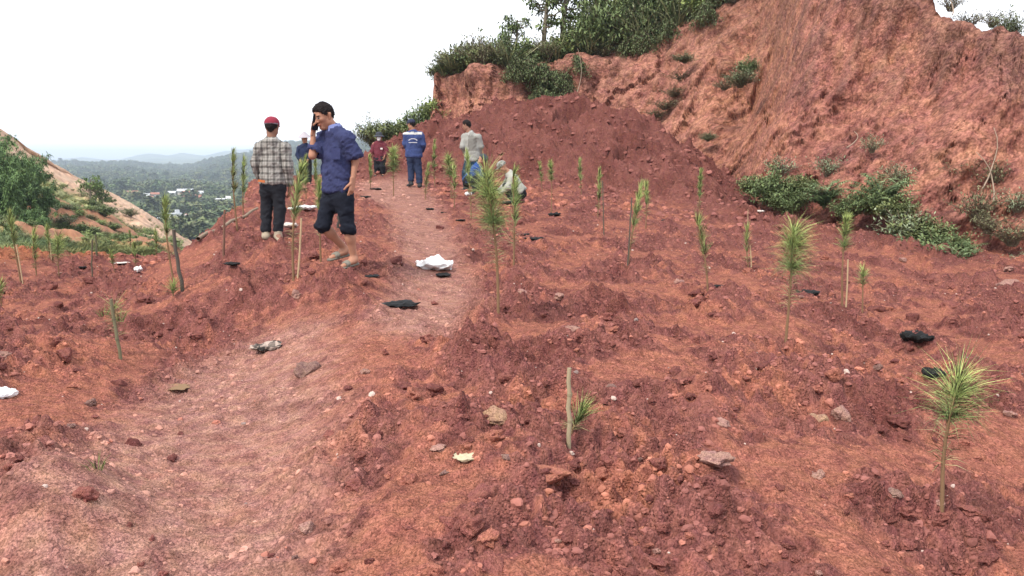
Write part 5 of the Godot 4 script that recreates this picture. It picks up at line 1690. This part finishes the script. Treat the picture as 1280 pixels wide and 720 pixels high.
	var e := (b - a)
	for seg in 4:
		box(s2, a + e * ((seg + 0.5) / 4.0), Vector3(e.length() / 4.0 * 0.97, 1.5, 0.5), atan2(-e.z, e.x), Color(0.62, 0.62, 0.60))
	box(s2, a + e * 0.5 + Vector3(0, 0.8, 0), Vector3(e.length(), 0.15, 0.8), atan2(-e.z, e.x), Color(0.70, 0.70, 0.68))
	solo("concrete_wall", s2.mesh(), M.plant, "pale concrete channel wall at the foot of the beige cutting", "wall")

func box(s: Soup, c: Vector3, size: Vector3, turn: float, col: Color) -> void:
	var bs := Basis(Vector3.UP, turn)
	var h := size * 0.5
	for ax in 3:
		for sg in [-1.0, 1.0]:
			var n := Vector3.ZERO
			n[ax] = sg
			var u := Vector3.ZERO
			u[(ax + 1) % 3] = h[(ax + 1) % 3]
			var w := Vector3.ZERO
			w[(ax + 2) % 3] = h[(ax + 2) % 3]
			var o := n * h[ax]
			var nn := bs * n
			var p := [c + bs * (o - u - w), c + bs * (o + u - w), c + bs * (o + u + w), c + bs * (o - u + w)]
			if sg > 0:
				s.tri(p[0], p[2], p[1], nn, col); s.tri(p[0], p[3], p[2], nn, col)
			else:
				s.tri(p[0], p[1], p[2], nn, col); s.tri(p[0], p[2], p[3], nn, col)

func house(px: float, py: float, w: float, dp: float, h: float, turn: float, roof: Color, wall: Color, flat_roof: bool, label: String) -> Vector3:
	# a sight line followed to the valley floor
	var d := 300.0
	while d < 1500.0 and at(px, py, d).y > far_h(px, d): d += 4.0
	var p := far_point(px, d)
	w *= 0.8
	dp *= 0.8
	h *= 0.85
	var t := thing("village_house", label, "house", p, turn, "houses in the valley")
	var s := Soup.new()
	box(s, Vector3(0, h * 0.5 - 0.5, 0), Vector3(w, h + 1.0, dp), 0, wall)
	part("wall", s.mesh(), M.plant, t)
	s = Soup.new()
	if flat_roof:
		box(s, Vector3(0, h + 0.12, 0), Vector3(w + 0.6, 0.24, dp + 0.6), 0, roof)
		box(s, Vector3(w * 0.25, h + 1.0, 0), Vector3(w * 0.3, 1.6, dp * 0.4), 0, roof)
	else:
		var e := 0.7
		var rise := dp * 0.24
		var x := w * 0.5 + e
		var z := dp * 0.5 + e
		var r0 := Vector3(-x, h + rise, 0)
		var r1 := Vector3(x, h + rise, 0)
		for sg in [-1.0, 1.0]:
			var a := Vector3(-x, h - 0.25, z * sg)
			var b := Vector3(x, h - 0.25, z * sg)
			s.flat(r0, r1, b, roof); s.flat(r0, b, a, roof)
			s.flat(r0 - Vector3(0, 0.15, 0), r1 - Vector3(0, 0.15, 0), b - Vector3(0, 0.15, 0), roof)
			s.flat(r0 - Vector3(0, 0.15, 0), b - Vector3(0, 0.15, 0), a - Vector3(0, 0.15, 0), roof)
		for sg in [-1.0, 1.0]:
			var gx: float = w * 0.5 * sg
			s.flat(Vector3(gx, h - 0.02, dp * 0.5), Vector3(gx, h - 0.02, -dp * 0.5), Vector3(gx, h + rise * 0.85, 0), wall)
	part("roof", s.mesh(), M.plant, t)
	var cnt := maxi(2, int(w / 4.0))
	for st in maxi(1, int(h / 3.2)):
		for k in cnt:
			s = Soup.new()
			box(s, Vector3((k + 0.5) / cnt * w - w * 0.5, 1.7 + st * 3.2, dp * 0.5), Vector3(1.3, 1.4, 0.12), 0, Color(0.06, 0.07, 0.08))
			part("window", s.mesh(), M.plant, t)
	return p
func build_valley() -> void:
	rng.seed = 400
	var tin := Color(0.50, 0.52, 0.54)
	var rust := Color(0.30, 0.13, 0.09)
	var spots := []
	for q in [[282, 262, 13, 9, 8, 0.2, Color(0.7, 0.7, 0.7), Color(0.75, 0.75, 0.74), true, "white flat roofed house of two storeys among the valley trees"],
		[175, 251, 20, 9, 4, 0.1, tin, Color(0.5, 0.45, 0.4), false, "long low shed with pale tin roof at the edge of the wood"], [163, 250, 8, 7, 4, -0.2, tin, Color(0.5, 0.45, 0.4), false, "small tin roofed hut beside the long low shed"], [183, 242, 16, 8, 4, 0.3, tin, Color(0.6, 0.55, 0.5), false, "tin roofed house on the terrace above the long shed"],
		[215, 240, 14, 8, 4, -0.1, tin, Color(0.6, 0.58, 0.55), false, "pale tin roofed house in a gap of the wood"], [234, 244, 14, 8, 4, 0.25, tin, Color(0.55, 0.5, 0.45), false, "grey roofed house beside the rust roofed ones"], [253, 247, 10, 8, 4, 0.0, tin, Color(0.6, 0.6, 0.58), false, "small pale house just below the wooded rise"], [243, 252, 15, 9, 4, 0.1, rust, Color(0.45, 0.33, 0.27), false, "rust roofed house with brown walls in the valley"], [240, 247, 14, 9, 4, -0.1, rust, Color(0.4, 0.3, 0.25), false, "dark rust roofed house behind the other rust roof"],
		[166, 247, 12, 8, 4, 0.4, rust, Color(0.5, 0.35, 0.28), false, "small rust roofed hut near the long shed"],
		[212, 262, 9, 7, 4, 0.2, tin, Color(0.7, 0.68, 0.66), false, "lone small house half hidden by valley trees"], [218, 279, 8, 7, 5, 0.5, tin, Color(0.72, 0.72, 0.7), true, "white narrow house in the near village"], [231, 285, 13, 9, 4, 0.5, tin, Color(0.6, 0.6, 0.6), false, "wide silver roofed house in the near village"], [235, 292, 12, 9, 4, -0.4, tin, Color(0.65, 0.64, 0.62), false, "silver roofed house below the wide one in the near village"], [203, 287, 9, 8, 4, 0.2, Color(0.55, 0.6, 0.66), Color(0.7, 0.7, 0.68), false, "blue grey roofed house by the cutting's end"], [224, 295, 10, 8, 4, 0.9, Color(0.45, 0.47, 0.5), Color(0.6, 0.58, 0.55), false, "dark grey roofed house in the near village"], [280, 272, 8, 7, 6, 0.1, tin, Color(0.74, 0.74, 0.72), true, "slim white house showing over the red bank"], [268, 280, 12, 8, 4, 0.2, Color(0.5, 0.42, 0.38), Color(0.6, 0.55, 0.5), false, "brown roofed house showing over the red bank"], [246, 282, 10, 8, 4, 0.3, tin, Color(0.6, 0.6, 0.6), false, "pale roofed house between the village and the red bank"]]:
		spots.append(house(q[0], q[1], q[2], q[3], q[4], q[5], q[6], q[7], q[8], q[9]))
	var more := ["pale tin roofed", "grey roofed", "rust roofed", "white walled"]
	for k in 16:
		var q := Vector2(rng.randf_range(160, 285), rng.randf_range(240, 292))
		var i := rng.randi() % 4
		spots.append(house(q.x, q.y, rng.randf_range(6, 11), rng.randf_range(5, 8), rng.randf_range(3, 4.2), rng.randf_range(-0.6, 0.6), [tin, Color(0.45, 0.48, 0.52), rust, tin][i], Color(0.62, 0.6, 0.57), i == 3, "small %s house scattered among the valley trees" % more[i]))
	var n := nz(53, 0.008, 3)
	var ms := []
	for k in 3:
		var m := tree_meshes(410 + k, 1.0, 26, 9, 0.36, 0.17, 0.13, 0.12, Color(0.045, 0.066, 0.030), Color(0.14, 0.18, 0.075))
		var s := Soup.new()
		for q in m:
			var arr: Array = q.surface_get_arrays(0)
			s.v.append_array(arr[Mesh.ARRAY_VERTEX]); s.n.append_array(arr[Mesh.ARRAY_NORMAL]); s.c.append_array(arr[Mesh.ARRAY_COLOR])
		ms.append(s.mesh())
	rng.seed = 420
	var xf := [[], [], []]
	var cols := [[], [], []]
	for k in 46000:
		var d := 260.0 * pow(2700.0 / 260.0, pow(rng.randf(), 0.62))
		var px := rng.randf_range(-120, 620)
		var p := far_point(px, d)
		var f := n.get_noise_2d(p.x, p.z)
		if f > 0.22 and rng.randf() < 0.85: continue
		var ok := true
		for h in spots:
			var dx: float = p.x - h.x
			var dz: float = p.z - h.z
			if absf(dx) < 11.0 and dz > -8.0 and dz < 24.0:
				ok = false
				break
		if not ok: continue
		var i := rng.randi() % 3
		var z := rng.randf_range(5.0, 10.5)
		if rng.randf() < 0.04: z *= 1.5
		xf[i].append(Transform3D(Basis(Vector3.UP, rng.randf() * TAU).scaled(Vector3(z * rng.randf_range(0.9, 1.5), z, z * rng.randf_range(0.9, 1.5))), p - Vector3(0, z * 0.08, 0)))
		var w := rng.randf_range(0.65, 1.35)
		cols[i].append(Color(w * rng.randf_range(0.85, 1.25), w, w * rng.randf_range(0.8, 1.1)))
	var kinds := ["broad crowned", "rounded", "ragged"]
	for i in 3:
		stuff("forest", ms[i], M.leaf, xf[i], cols[i], "far off wood of %s green trees filling the valley" % kinds[i], "forest")

# ---------------------------------------------------------------- stones, clods, gravel, litter
func lump_mesh(sd: int, sub: int, rough: float, smooth_ := false) -> ArrayMesh:
	var t := (1.0 + sqrt(5.0)) / 2.0
	var vs := []
	for q in [[-1, t, 0], [1, t, 0], [-1, -t, 0], [1, -t, 0], [0, -1, t], [0, 1, t], [0, -1, -t], [0, 1, -t], [t, 0, -1], [t, 0, 1], [-t, 0, -1], [-t, 0, 1]]:
		vs.append(Vector3(q[0], q[1], q[2]).normalized())
	var fs := [[0, 11, 5], [0, 5, 1], [0, 1, 7], [0, 7, 10], [0, 10, 11], [1, 5, 9], [5, 11, 4], [11, 10, 2], [10, 7, 6], [7, 1, 8], [3, 9, 4], [3, 4, 2], [3, 2, 6], [3, 6, 8], [3, 8, 9], [4, 9, 5], [2, 4, 11], [6, 2, 10], [8, 6, 7], [9, 8, 1]]
	for k in sub:
		var mids := {}
		var out := []
		for f in fs:
			var m := []
			for e in 3:
				var a: int = f[e]
				var b: int = f[(e + 1) % 3]
				var key := mini(a, b) * 100000 + maxi(a, b)
				if not mids.has(key):
					mids[key] = vs.size()
					vs.append(((vs[a] + vs[b]) * 0.5).normalized())
				m.append(mids[key])
			out.append_array([[f[0], m[0], m[2]], [f[1], m[1], m[0]], [f[2], m[2], m[1]], [m[0], m[1], m[2]]])
		fs = out
	var n := nz(sd, 0.9, 3)
	var n2 := nz(sd + 50, 2.8, 4, FastNoiseLite.TYPE_PERLIN)
	var pos := []
	for v in vs:
		pos.append(v * (1.0 + rough * (n.get_noise_3dv(v) * 1.1 + n2.get_noise_3dv(v) * 0.55)))
	# a few flat fracture faces
	var r := RandomNumberGenerator.new()
	r.seed = sd
	for k in 5:
		var pn := Vector3(r.randf_range(-1, 1), r.randf_range(-0.6, 1), r.randf_range(-1, 1)).normalized()
		var lim := r.randf_range(0.62, 0.9)
		for i in pos.size():
			var dd: float = pos[i].dot(pn)
			if dd > lim: pos[i] -= pn * (dd - lim) * 0.85
	var s := Soup.new()
	var nn := []
	if smooth_:
		for p in pos: nn.append(Vector3.ZERO)
		for f in fs:
			var q: Vector3 = (pos[f[1]] - pos[f[0]]).cross(pos[f[2]] - pos[f[0]])
			for e in 3: nn[f[e]] += q
	for f in fs:
		if smooth_: s.tri3(pos[f[0]], pos[f[2]], pos[f[1]], nn[f[0]].normalized(), nn[f[2]].normalized(), nn[f[1]].normalized(), Color.WHITE)
		else:
			s.tri(pos[f[0]], pos[f[2]], pos[f[1]], (pos[f[1]] - pos[f[0]]).cross(pos[f[2]] - pos[f[0]]).normalized(), Color.WHITE)
	return s.mesh()
func clod_mat(c: Color, texture: Texture2D, nrm: Texture2D) -> StandardMaterial3D:
	var m := mat(c, 1.0)
	m.albedo_texture = texture
	m.uv1_triplanar = true
	m.uv1_world_triplanar = true
	m.uv1_triplanar_sharpness = 8.0
	m.uv1_scale = Vector3.ONE * 1.3
	m.normal_enabled = true
	m.normal_texture = nrm
	m.normal_scale = 0.8
	m.metallic_specular = 0.15
	return m

func build_stones() -> void:
	var big := []
	for k in 8: big.append(lump_mesh(500 + k, 3, 0.55, true))
	var small := []
	for k in 8: small.append(lump_mesh(520 + k, 2, 0.7, false))
	var crumbs := []
	for k in 4: crumbs.append(lump_mesh(540 + k, 1, 0.7, false))
	var tex: Texture2D = M.soil.albedo_texture
	var nrm: Texture2D = M.soil.normal_texture
	var red := clod_mat(lin(0.31, 0.122, 0.100), tex, nrm)
	var dark := clod_mat(lin(0.22, 0.086, 0.074), tex, nrm)
	var orange := clod_mat(lin(0.43, 0.175, 0.125), tex, nrm)
	var pale := clod_mat(lin(0.46, 0.27, 0.22), tex, nrm)
	var grey := clod_mat(lin(0.30, 0.185, 0.155), tex, nrm)
	var tan_ := clod_mat(lin(0.48, 0.30, 0.20), tex, nrm)
	rng.seed = 550
	# photo point of the middle, width in photo pixels, squash
	for q in [[384, 466, 34, 0.85, grey, "rounded brownish boulder beside the trodden track near the patterned bag", "stone"], [620, 519, 42, 0.5, tan_, "pale tan slab among the clods above the paper scrap", "stone"],
		[604, 622, 50, 0.75, red, "largest crumbly clod topping the clod pile by the sprig", "clod"], [590, 655, 36, 0.8, red, "brown clod under the largest one in the pile", "clod"], [612, 670, 30, 0.8, orange, "orange clod at the foot of the clod pile", "clod"], [565, 655, 34, 0.7, red, "low red clod at the end of the clod pile", "clod"], [614, 708, 42, 0.8, red, "smooth red clod alone below the clod pile", "clod"], [713, 668, 34, 0.7, dark, "dark clod between the pile and the gravelly slope", "clod"],
		[845, 467, 22, 0.8, dark, "dark round stone beneath the open slope's yellowing sapling", "stone"], [895, 573, 46, 0.35, pale, "flat pinkish slab bedded in the gravelly slope", "stone"], [1021, 527, 26, 0.8, tan_, "ochre and white cobble on the gravelly slope", "stone"], [1050, 516, 24, 0.9, pale, "rosy upright stone beside the ochre cobble", "stone"], [900, 528, 24, 0.5, pale, "small pinkish flat stone above the bedded slab", "stone"], [713, 413, 26, 0.6, pale, "flat rosy stone below the foot of the largest sapling", "stone"],
		[425, 708, 30, 0.6, orange, "orange clod at the near end of the trodden track", "clod"], [105, 618, 36, 0.6, red, "broad red clod on the loose soil bank by the track", "clod"], [165, 556, 24, 0.7, dark, "brown stone at the edge of the track", "stone"], [150, 480, 22, 0.7, dark, "dark stone at the foot of the bamboo staked mound", "stone"], [415, 543, 20, 0.6, red, "small reddish stone in the track's bend", "stone"], [655, 368, 22, 0.7, pale, "pale stone wedged behind the largest sapling", "stone"],
		[1095, 388, 26, 0.5, dark, "dark flat stone near the small tufted sapling", "stone"], [1190, 385, 30, 0.6, red, "reddish boulder on the rutted ground below the large bush", "stone"], [1265, 358, 40, 0.4, pale, "long pale slab at the end of the cut's foot", "stone"], [945, 338, 18, 0.7, dark, "dark clod at the foot of the sparse sapling", "clod"], [870, 378, 16, 0.6, red, "red clod near the yellowing sapling's foot", "clod"], [550, 285, 14, 0.7, dark, "dark clod at the rim of the worn track", "clod"],
		[645, 282, 22, 0.7, red, "brown rounded clod behind the red cane", "clod"], [822, 578, 26, 0.6, red, "reddish low clod on the open gravelly slope", "clod"], [942, 640, 20, 0.7, dark, "brown nub sticking out of the gravelly slope", "clod"], [1120, 525, 30, 0.6, dark, "pair-like dark lump above the rut", "clod"], [745, 712, 40, 0.6, red, "low broad clod at the slope's near end", "clod"], [700, 640, 22, 0.8, red, "clod leaning beside the dark clod", "clod"], [800, 480, 22, 0.7, dark, "dark lumpy stone behind the knee-high sprig", "stone"], [690, 590, 50, 0.4, orange, "orange caked lump in front of the bamboo stake", "clod"], [790, 715, 26, 0.6, dark, "dark lump beside the low broad clod", "clod"],
		[115, 350, 20, 0.5, dark, "dark clod by the bare terrace stake", "clod"], [60, 360, 22, 0.6, red, "red clod on the sunken terrace", "clod"], [180, 375, 18, 0.5, red, "flat clod below the terrace saplings", "clod"]]:
		var p := ground_at(q[0], q[1])
		var w: float = q[2] * -p.z / FOC * 0.5
		var o := solo("stone" if q[6] == "stone" else "earth_clod", big[rng.randi() % 8], q[4], q[5], q[6], p - Vector3(0, w * q[3] * 0.15, 0))
		o.scale = Vector3(w, w * q[3], w * rng.randf_range(0.75, 1.0))
		o.rotation.y = rng.randf() * TAU
	# loose clods one by one
	var made := 0
	var kinds := [[red, "small red clod", "loose red clods"], [dark, "small dark brown clod", "loose dark clods"], [orange, "small orange clod", "loose orange clods"], [pale, "small pale pinkish stone", "loose pale stones"], [grey, "small grey stone", "loose grey stones"]]
	while made < 240:
		var px := rng.randf_range(-10, 1290)
		var py := 300.0 + 420.0 * pow(rng.randf(), 0.8)
		var p := ground_at(px, py)
		var d := -p.z
		if d > 15.0: continue
		var pm := path_mask(p.x, d)
		var tilled := n_e.get_noise_2d(p.x, d)
		if pm > 0.4 and rng.randf() < 0.85: continue
		if p.y > earth(p.x, d + 0.1) + 0.05: continue
		if tilled < -0.1 and rng.randf() < 0.6: continue
		var i := [0, 0, 0, 0, 0, 1, 1, 1, 1, 2, 2, 2, 3, 0, 1, 4][rng.randi() % 16] as int
		var w := (5.0 + 10.0 * pow(rng.randf(), 2.6)) * d / FOC * rng.randf_range(0.8, 1.1)
		w = clampf(w, 0.015, 0.085)
		var zone := " beside the trodden track" if pm > 0.03 else (" on the farther bench" if d > 8.0 else (" on the gravelly slope around the bamboo stake" if p.x > -0.5 else " on the loose bank across the track"))
		var o := solo("earth_clod" if i < 3 else "stone", small[rng.randi() % 8], kinds[i][0], kinds[i][1] + zone, "clod" if i < 3 else "stone", p + Vector3(0, w * 0.08, 0), kinds[i][2])
		o.scale = Vector3(w, w * rng.randf_range(0.5, 0.85), w * rng.randf_range(0.7, 1.0))
		o.rotation = Vector3(rng.randf_range(-0.3, 0.3), rng.randf() * TAU, rng.randf_range(-0.3, 0.3))
		made += 1
	# crumbs and grit too many to count
	var cn := nz(21, 0.7, 5)
	var cm := nz(22, 5.0, 3)
	var xf := [[], [], [], []]
	var cols := [[], [], [], []]
	for k in 105000:
		var d := 1.9 * pow(17.0 / 1.9, pow(rng.randf(), 0.95))
		var x := rng.randf_range(-1, 1) * 0.72 * (d + 1.2)
		if k > 90000:
			d = rng.randf_range(17, 31)
			x = rng.randf_range(-9, 9)
		var pm := path_mask(x, d)
		var tilled := n_e.get_noise_2d(x, d)
		var lum := n_b.get_noise_2d(x, d)
		var keep := clampf(0.62 + tilled * 1.7 + lum * 0.4, 0.1, 1.0) * (1.0 - 0.75 * pm)
		if d < 5.0: keep *= 0.6
		if rng.randf() > keep: continue
		var z := 0.0028 + 0.016 * pow(rng.randf(), 5.0)
		if tilled + lum > 0.05: z = 0.0032 + 0.024 * pow(rng.randf(), 6.0)
		z = maxf(z, d * rng.randf_range(0.0006, 0.0013))
		if k > 90000: z = 0.020 + 0.075 * pow(rng.randf(), 4.0)
		var i := rng.randi() % 4
		var y := macro(x, d) + relief(x, d, pm) - z * 0.1
		var bs := Basis.from_euler(Vector3(rng.randf() * 0.6, rng.randf() * TAU, rng.randf() * 0.6)).scaled(Vector3(z, z * rng.randf_range(0.55, 0.9), z * rng.randf_range(0.7, 1.1)))
		xf[i].append(Transform3D(bs, Vector3(x, y, -d)))
		var g := rng.randf()
		var c := soil_colour(x, y, d, pm, cn, cm) * rng.randf_range(0.8, 1.15)
		if k > 90000: c = c
		elif g > 0.988: c = Color(0.48, 0.37, 0.32)
		elif g > 0.983: c = Color(0.24, 0.18, 0.165)
		elif g > 0.94: c = Color(0.38, 0.155, 0.115)
		cols[i].append(c)
	var m := vmat(1.0)
	m.metallic_specular = 0.15
	var what := ["crumbs", "grit", "pellets", "chips"]
	for i in 4:
		stuff("gravel", crumbs[i], m, xf[i], cols[i], "scattered red earth %s and small gravel over the ground" % what[i], "gravel")

# crumpled sheet or bag: a flattened closed lump with sharp folds
func crumple(sd: int, flat_: float, fold: float) -> ArrayMesh:
	var n := nz(sd, 0.9, 2)
	n.fractal_type = FastNoiseLite.FRACTAL_RIDGED
	n.fractal_octaves = 1 if fold > 0.14 and fold < 0.17 else 2
	var n2 := nz(sd + 9, 1.3, 2)
	var w := 40
	var h := 20
	var v := PackedVector3Array()
	for j in h:
		var ph := PI * (j / float(h - 1)) - PI / 2
		for i in w:
			var th := TAU * i / float(w - 1)
			var q := Vector3(cos(ph) * cos(th), sin(ph), cos(ph) * sin(th))
			var rr := 1.0 + 0.35 * n2.get_noise_3d(q.x, 0, q.z)
			var k := n.get_noise_3d(q.x * 1.2, q.y * 0.8, q.z * 1.2)
			var p := Vector3(q.x * rr, 0, q.z * rr)
			p.y = q.y * flat_ * (0.75 + 0.9 * n2.get_noise_3d(q.x + 5.0, q.y, q.z)) + k * fold * cos(ph)
			p += Vector3(q.x, 0, q.z) * k * 0.18
			v.push_back(p)
	return grid_mesh(v, PackedColorArray(), w, h, true)
func build_litter() -> void:
	var black := mat(lin(0.012, 0.012, 0.012), 0.6)
	black.metallic_specular = 0.22
	var white := mat(lin(0.74, 0.74, 0.73), 0.6)
	var dirty := mat(lin(0.50, 0.44, 0.40), 0.7)
	var camo := mat(lin(0.20, 0.16, 0.12), 0.7)
	var n := nz(600, 0.02, 3)
	var im := n.get_seamless_image(256, 256)
	var px := PackedByteArray()
	px.resize(256 * 256 * 3)
	var data := im.get_data()
	for i in 65536:
		var on := data[i] > 132
		px[i * 3] = 168 if on else 42
		px[i * 3 + 1] = 150 if on else 38
		px[i * 3 + 2] = 138 if on else 36
	camo.albedo_color = Color.WHITE
	camo.albedo_texture = ImageTexture.create_from_image(Image.create_from_data(256, 256, false, Image.FORMAT_RGB8, px))
	camo.uv1_triplanar = true
	camo.uv1_scale = Vector3.ONE * 0.22
	var B := "discarded black nursery bags"
	rng.seed = 610
	# photo middle, width px, height factor, material, label, category, group
	for q in [[543, 336, 46, 0.40, 0.16, white, "large crumpled white plastic sack lying on the worn track", "sack", ""], [554, 345, 22, 0.2, 0.14, black, "black nursery bag tucked against the large white sack", "bag", B],
		[502, 382, 44, 0.17, 0.08, black, "black nursery bag lying flat on the track below the white sack", "bag", B], [336, 437, 42, 0.26, 0.2, camo, "crumpled black and beige nursery bag by the boulder", "bag", B], [465, 346, 20, 0.15, 0.1, black, "small black bag near the sandals of the man on the phone", "bag", B],
		[290, 331, 18, 0.2, 0.15, black, "black bag on the bank below the lying pole", "bag", B], [1145, 425, 40, 0.32, 0.25, black, "bunched black nursery bag on the rutted ground", "bag", B], [1166, 470, 32, 0.35, 0.25, black, "small bunched black bag beside the leaning sapling's plume", "bag", B], [1008, 368, 28, 0.25, 0.2, black, "dark and white torn bag beside the broad plumed sapling", "bag", B],
		[898, 359, 14, 0.3, 0.2, black, "small dark bag by the yellowing sapling's foot", "bag", B], [693, 270, 16, 0.35, 0.2, black, "black bag at the foot of the bare stemmed tufted sapling", "bag", B], [668, 300, 22, 0.2, 0.15, black, "black bag behind the dense upright sapling", "bag", B], [655, 294, 14, 0.2, 0.15, black, "small black bag next to the one behind the dense sapling", "bag", B], [833, 277, 14, 0.25, 0.15, black, "black bag on the foot of the heap's tail", "bag", B],
		[553, 267, 12, 0.2, 0.15, black, "black bag on the track near the planters", "bag", B], [537, 262, 12, 0.2, 0.15, black, "small black bag at the feet of the fading sapling", "bag", B], [575, 276, 12, 0.2, 0.15, black, "black bag in front of the bright sapling by the planters", "bag", B], [470, 237, 14, 0.2, 0.1, black, "dark bag at the feet of the worker in maroon", "bag", B], [455, 247, 14, 0.2, 0.1, black, "dark bag on the bench near the bushy sapling", "bag", B],
		[362, 284, 22, 0.35, 0.2, dirty, "dirty white sack behind the plaid shirt man's legs", "sack", ""], [384, 261, 24, 0.22, 0.2, white, "torn white plastic near the sapling row", "plastic", ""], [368, 262, 14, 0.25, 0.2, white, "small white plastic scrap beside the torn white plastic", "plastic", ""], [4, 496, 34, 0.4, 0.12, white, "white bag with folded top lying on the loose bank", "bag", ""], [173, 339, 11, 0.8, 0.3, white, "small crumpled white bag on the sunken terrace", "bag", ""], [151, 329, 18, 0.1, 0.05, dirty, "flat whitish sheet on the sunken terrace", "sheet", ""],
		[586, 245, 10, 0.7, 0.3, white, "small white bag beside the squatting planters", "bag", ""], [585, 573, 38, 0.14, 0.16, mat(lin(0.44, 0.38, 0.26), 0.8), "torn yellowish paper scrap among the clods", "paper", ""], [220, 484, 36, 0.03, 0.02, mat(lin(0.20, 0.125, 0.07), 1.0), "flat dry moss patch on the track's edge", "moss", ""], [103, 335, 10, 0.3, 0.2, black, "black bag on the sunken terrace", "bag", B], [950, 265, 8, 0.4, 0.2, dirty, "white scrap above the heap's tail", "plastic", ""]]:
		var p := ground_at(q[0], q[1])
		var w: float = q[2] * -p.z / FOC * 0.5
		var o := solo({"sack": "plastic_sack", "bag": "nursery_bag" if q[8] == B else "plastic_bag", "plastic": "plastic_scrap", "sheet": "plastic_sheet", "paper": "paper_scrap", "moss": "moss_patch"}[q[7]], crumple(620 + rng.randi() % 900, q[3], q[4]), q[5], q[6], q[7], p + Vector3(0, w * q[3] * 0.5, 0), q[8])
		o.scale = Vector3(w, w, w * 0.8)
		o.rotation.y = rng.randf_range(-0.5, 0.5) if q[7] != "bag" else rng.randf() * TAU
	# tufts of grass in the soil
	var gm := grass_mesh(650, 26, 0.5, Color(0.12, 0.18, 0.05), Color(0.28, 0.28, 0.12))
	for q in [[122, 588, 0.22, "thin grass tuft on the loose bank by the track"], [150, 402, 0.35, "pale grass tuft behind the withered sapling"], [130, 396, 0.3, "fine straw grass beside the withered sapling"]]:
		var p := ground_at(q[0], q[1])
		var o := solo("grass_tuft", gm, M.leaf, q[3], "grass", p)
		o.scale = Vector3.ONE * q[2]

func make_materials() -> void:
	M.soil = soil_mat(soil_texture(5, 1024, 2600, 0.22), normal_tex(6, 0.16, 4, 1024, 9.0, FastNoiseLite.TYPE_PERLIN), 0.55, 0.9, true)
	M.bank = soil_mat(soil_texture(7, 1024, 900, 0.10), normal_tex(8, 0.06, 5, 1024, 10.0, FastNoiseLite.TYPE_PERLIN), 0.2, 0.65, false)
	M.hill = vmat(1.0)
	M.plant = vmat(0.85)
	M.leaf = vmat(0.6)
	M.leaf.backlight = Color(0.45, 0.5, 0.2)
	M.leaf.cull_mode = BaseMaterial3D.CULL_DISABLED
	M.needle = vmat(0.5)
	M.needle.backlight = Color(0.8, 0.9, 0.4)
	M.needle.cull_mode = BaseMaterial3D.CULL_DISABLED
	M.skin = vmat(0.55)
	M.cloth = vmat(0.9)
	M.gloss = vmat(0.15)
	M.blue = cloth_mat(lin(0.036, 0.042, 0.105), 801)
	M.navy = cloth_mat(lin(0.009, 0.011, 0.019), 802)
	M.black = cloth_mat(lin(0.016, 0.017, 0.022), 803)
	M.plaid = cloth_tex_plaid()
	M.dknavy = cloth_mat(lin(0.018, 0.025, 0.06), 804)
	M.maroon = cloth_mat(lin(0.13, 0.030, 0.042), 805)
	M.jacket = cloth_mat(Color.WHITE, 806)
	M.navy2 = cloth_mat(lin(0.022, 0.032, 0.07), 807)
	M.grey = cloth_mat(lin(0.27, 0.27, 0.25), 808)
	M.jeans = cloth_mat(lin(0.016, 0.038, 0.07), 809)
	M.bright = cloth_mat(lin(0.028, 0.065, 0.20), 810)
	M.pale = cloth_mat(lin(0.33, 0.33, 0.29), 811)

func _ready() -> void:
	rng.seed = 1
	var cam := Camera3D.new()
	cam.name = "camera"
	add_child(cam)
	cam.position = EYE
	cam.rotation.x = -PITCH
	cam.fov = rad_to_deg(2.0 * atan(360.0 / FOC))
	cam.near = 0.05
	cam.far = 30000.0
	cam.current = true
	var env := Environment.new()
	var sky := Sky.new()
	var sm := ProceduralSkyMaterial.new()
	sm.sky_top_color = Color(0.86, 0.88, 0.92)
	sm.sky_horizon_color = Color(0.99, 0.99, 1.0)
	sm.sky_curve = 0.12
	sm.sky_energy_multiplier = 0.92
	sm.ground_bottom_color = Color(0.35, 0.25, 0.2)
	sm.ground_horizon_color = Color(0.6, 0.55, 0.5)
	sky.sky_material = sm
	env.background_mode = Environment.BG_SKY
	env.sky = sky
	env.tonemap_mode = Environment.TONE_MAPPER_LINEAR
	env.tonemap_exposure = 2.75
	env.fog_enabled = true
	env.fog_density = 0.00028
	env.fog_light_color = Color(0.88, 0.94, 1.0)
	env.sdfgi_enabled = true
	env.ssao_enabled = true
	env.ssil_enabled = true
	var we := WorldEnvironment.new()
	we.name = "world_environment"
	we.environment = env
	add_child(we)
	var sun := DirectionalLight3D.new()
	sun.name = "sun"
	sun.light_energy = 0.5
	sun.light_angular_distance = 10.0
	sun.light_color = Color(1.0, 0.965, 0.91)
	sun.shadow_enabled = true
	add_child(sun)
	sun.rotation_degrees = Vector3(-50, -40, 0)
	make_materials()
	plan_earth()
	plan_cliff()
	plan_hill()
	build_earth()
	build_cliff()
	build_hill()
	build_far()
	build_people()
	build_pines()
	build_shrubs()
	build_hill_growth()
	build_valley()
	build_stones()
	build_litter()
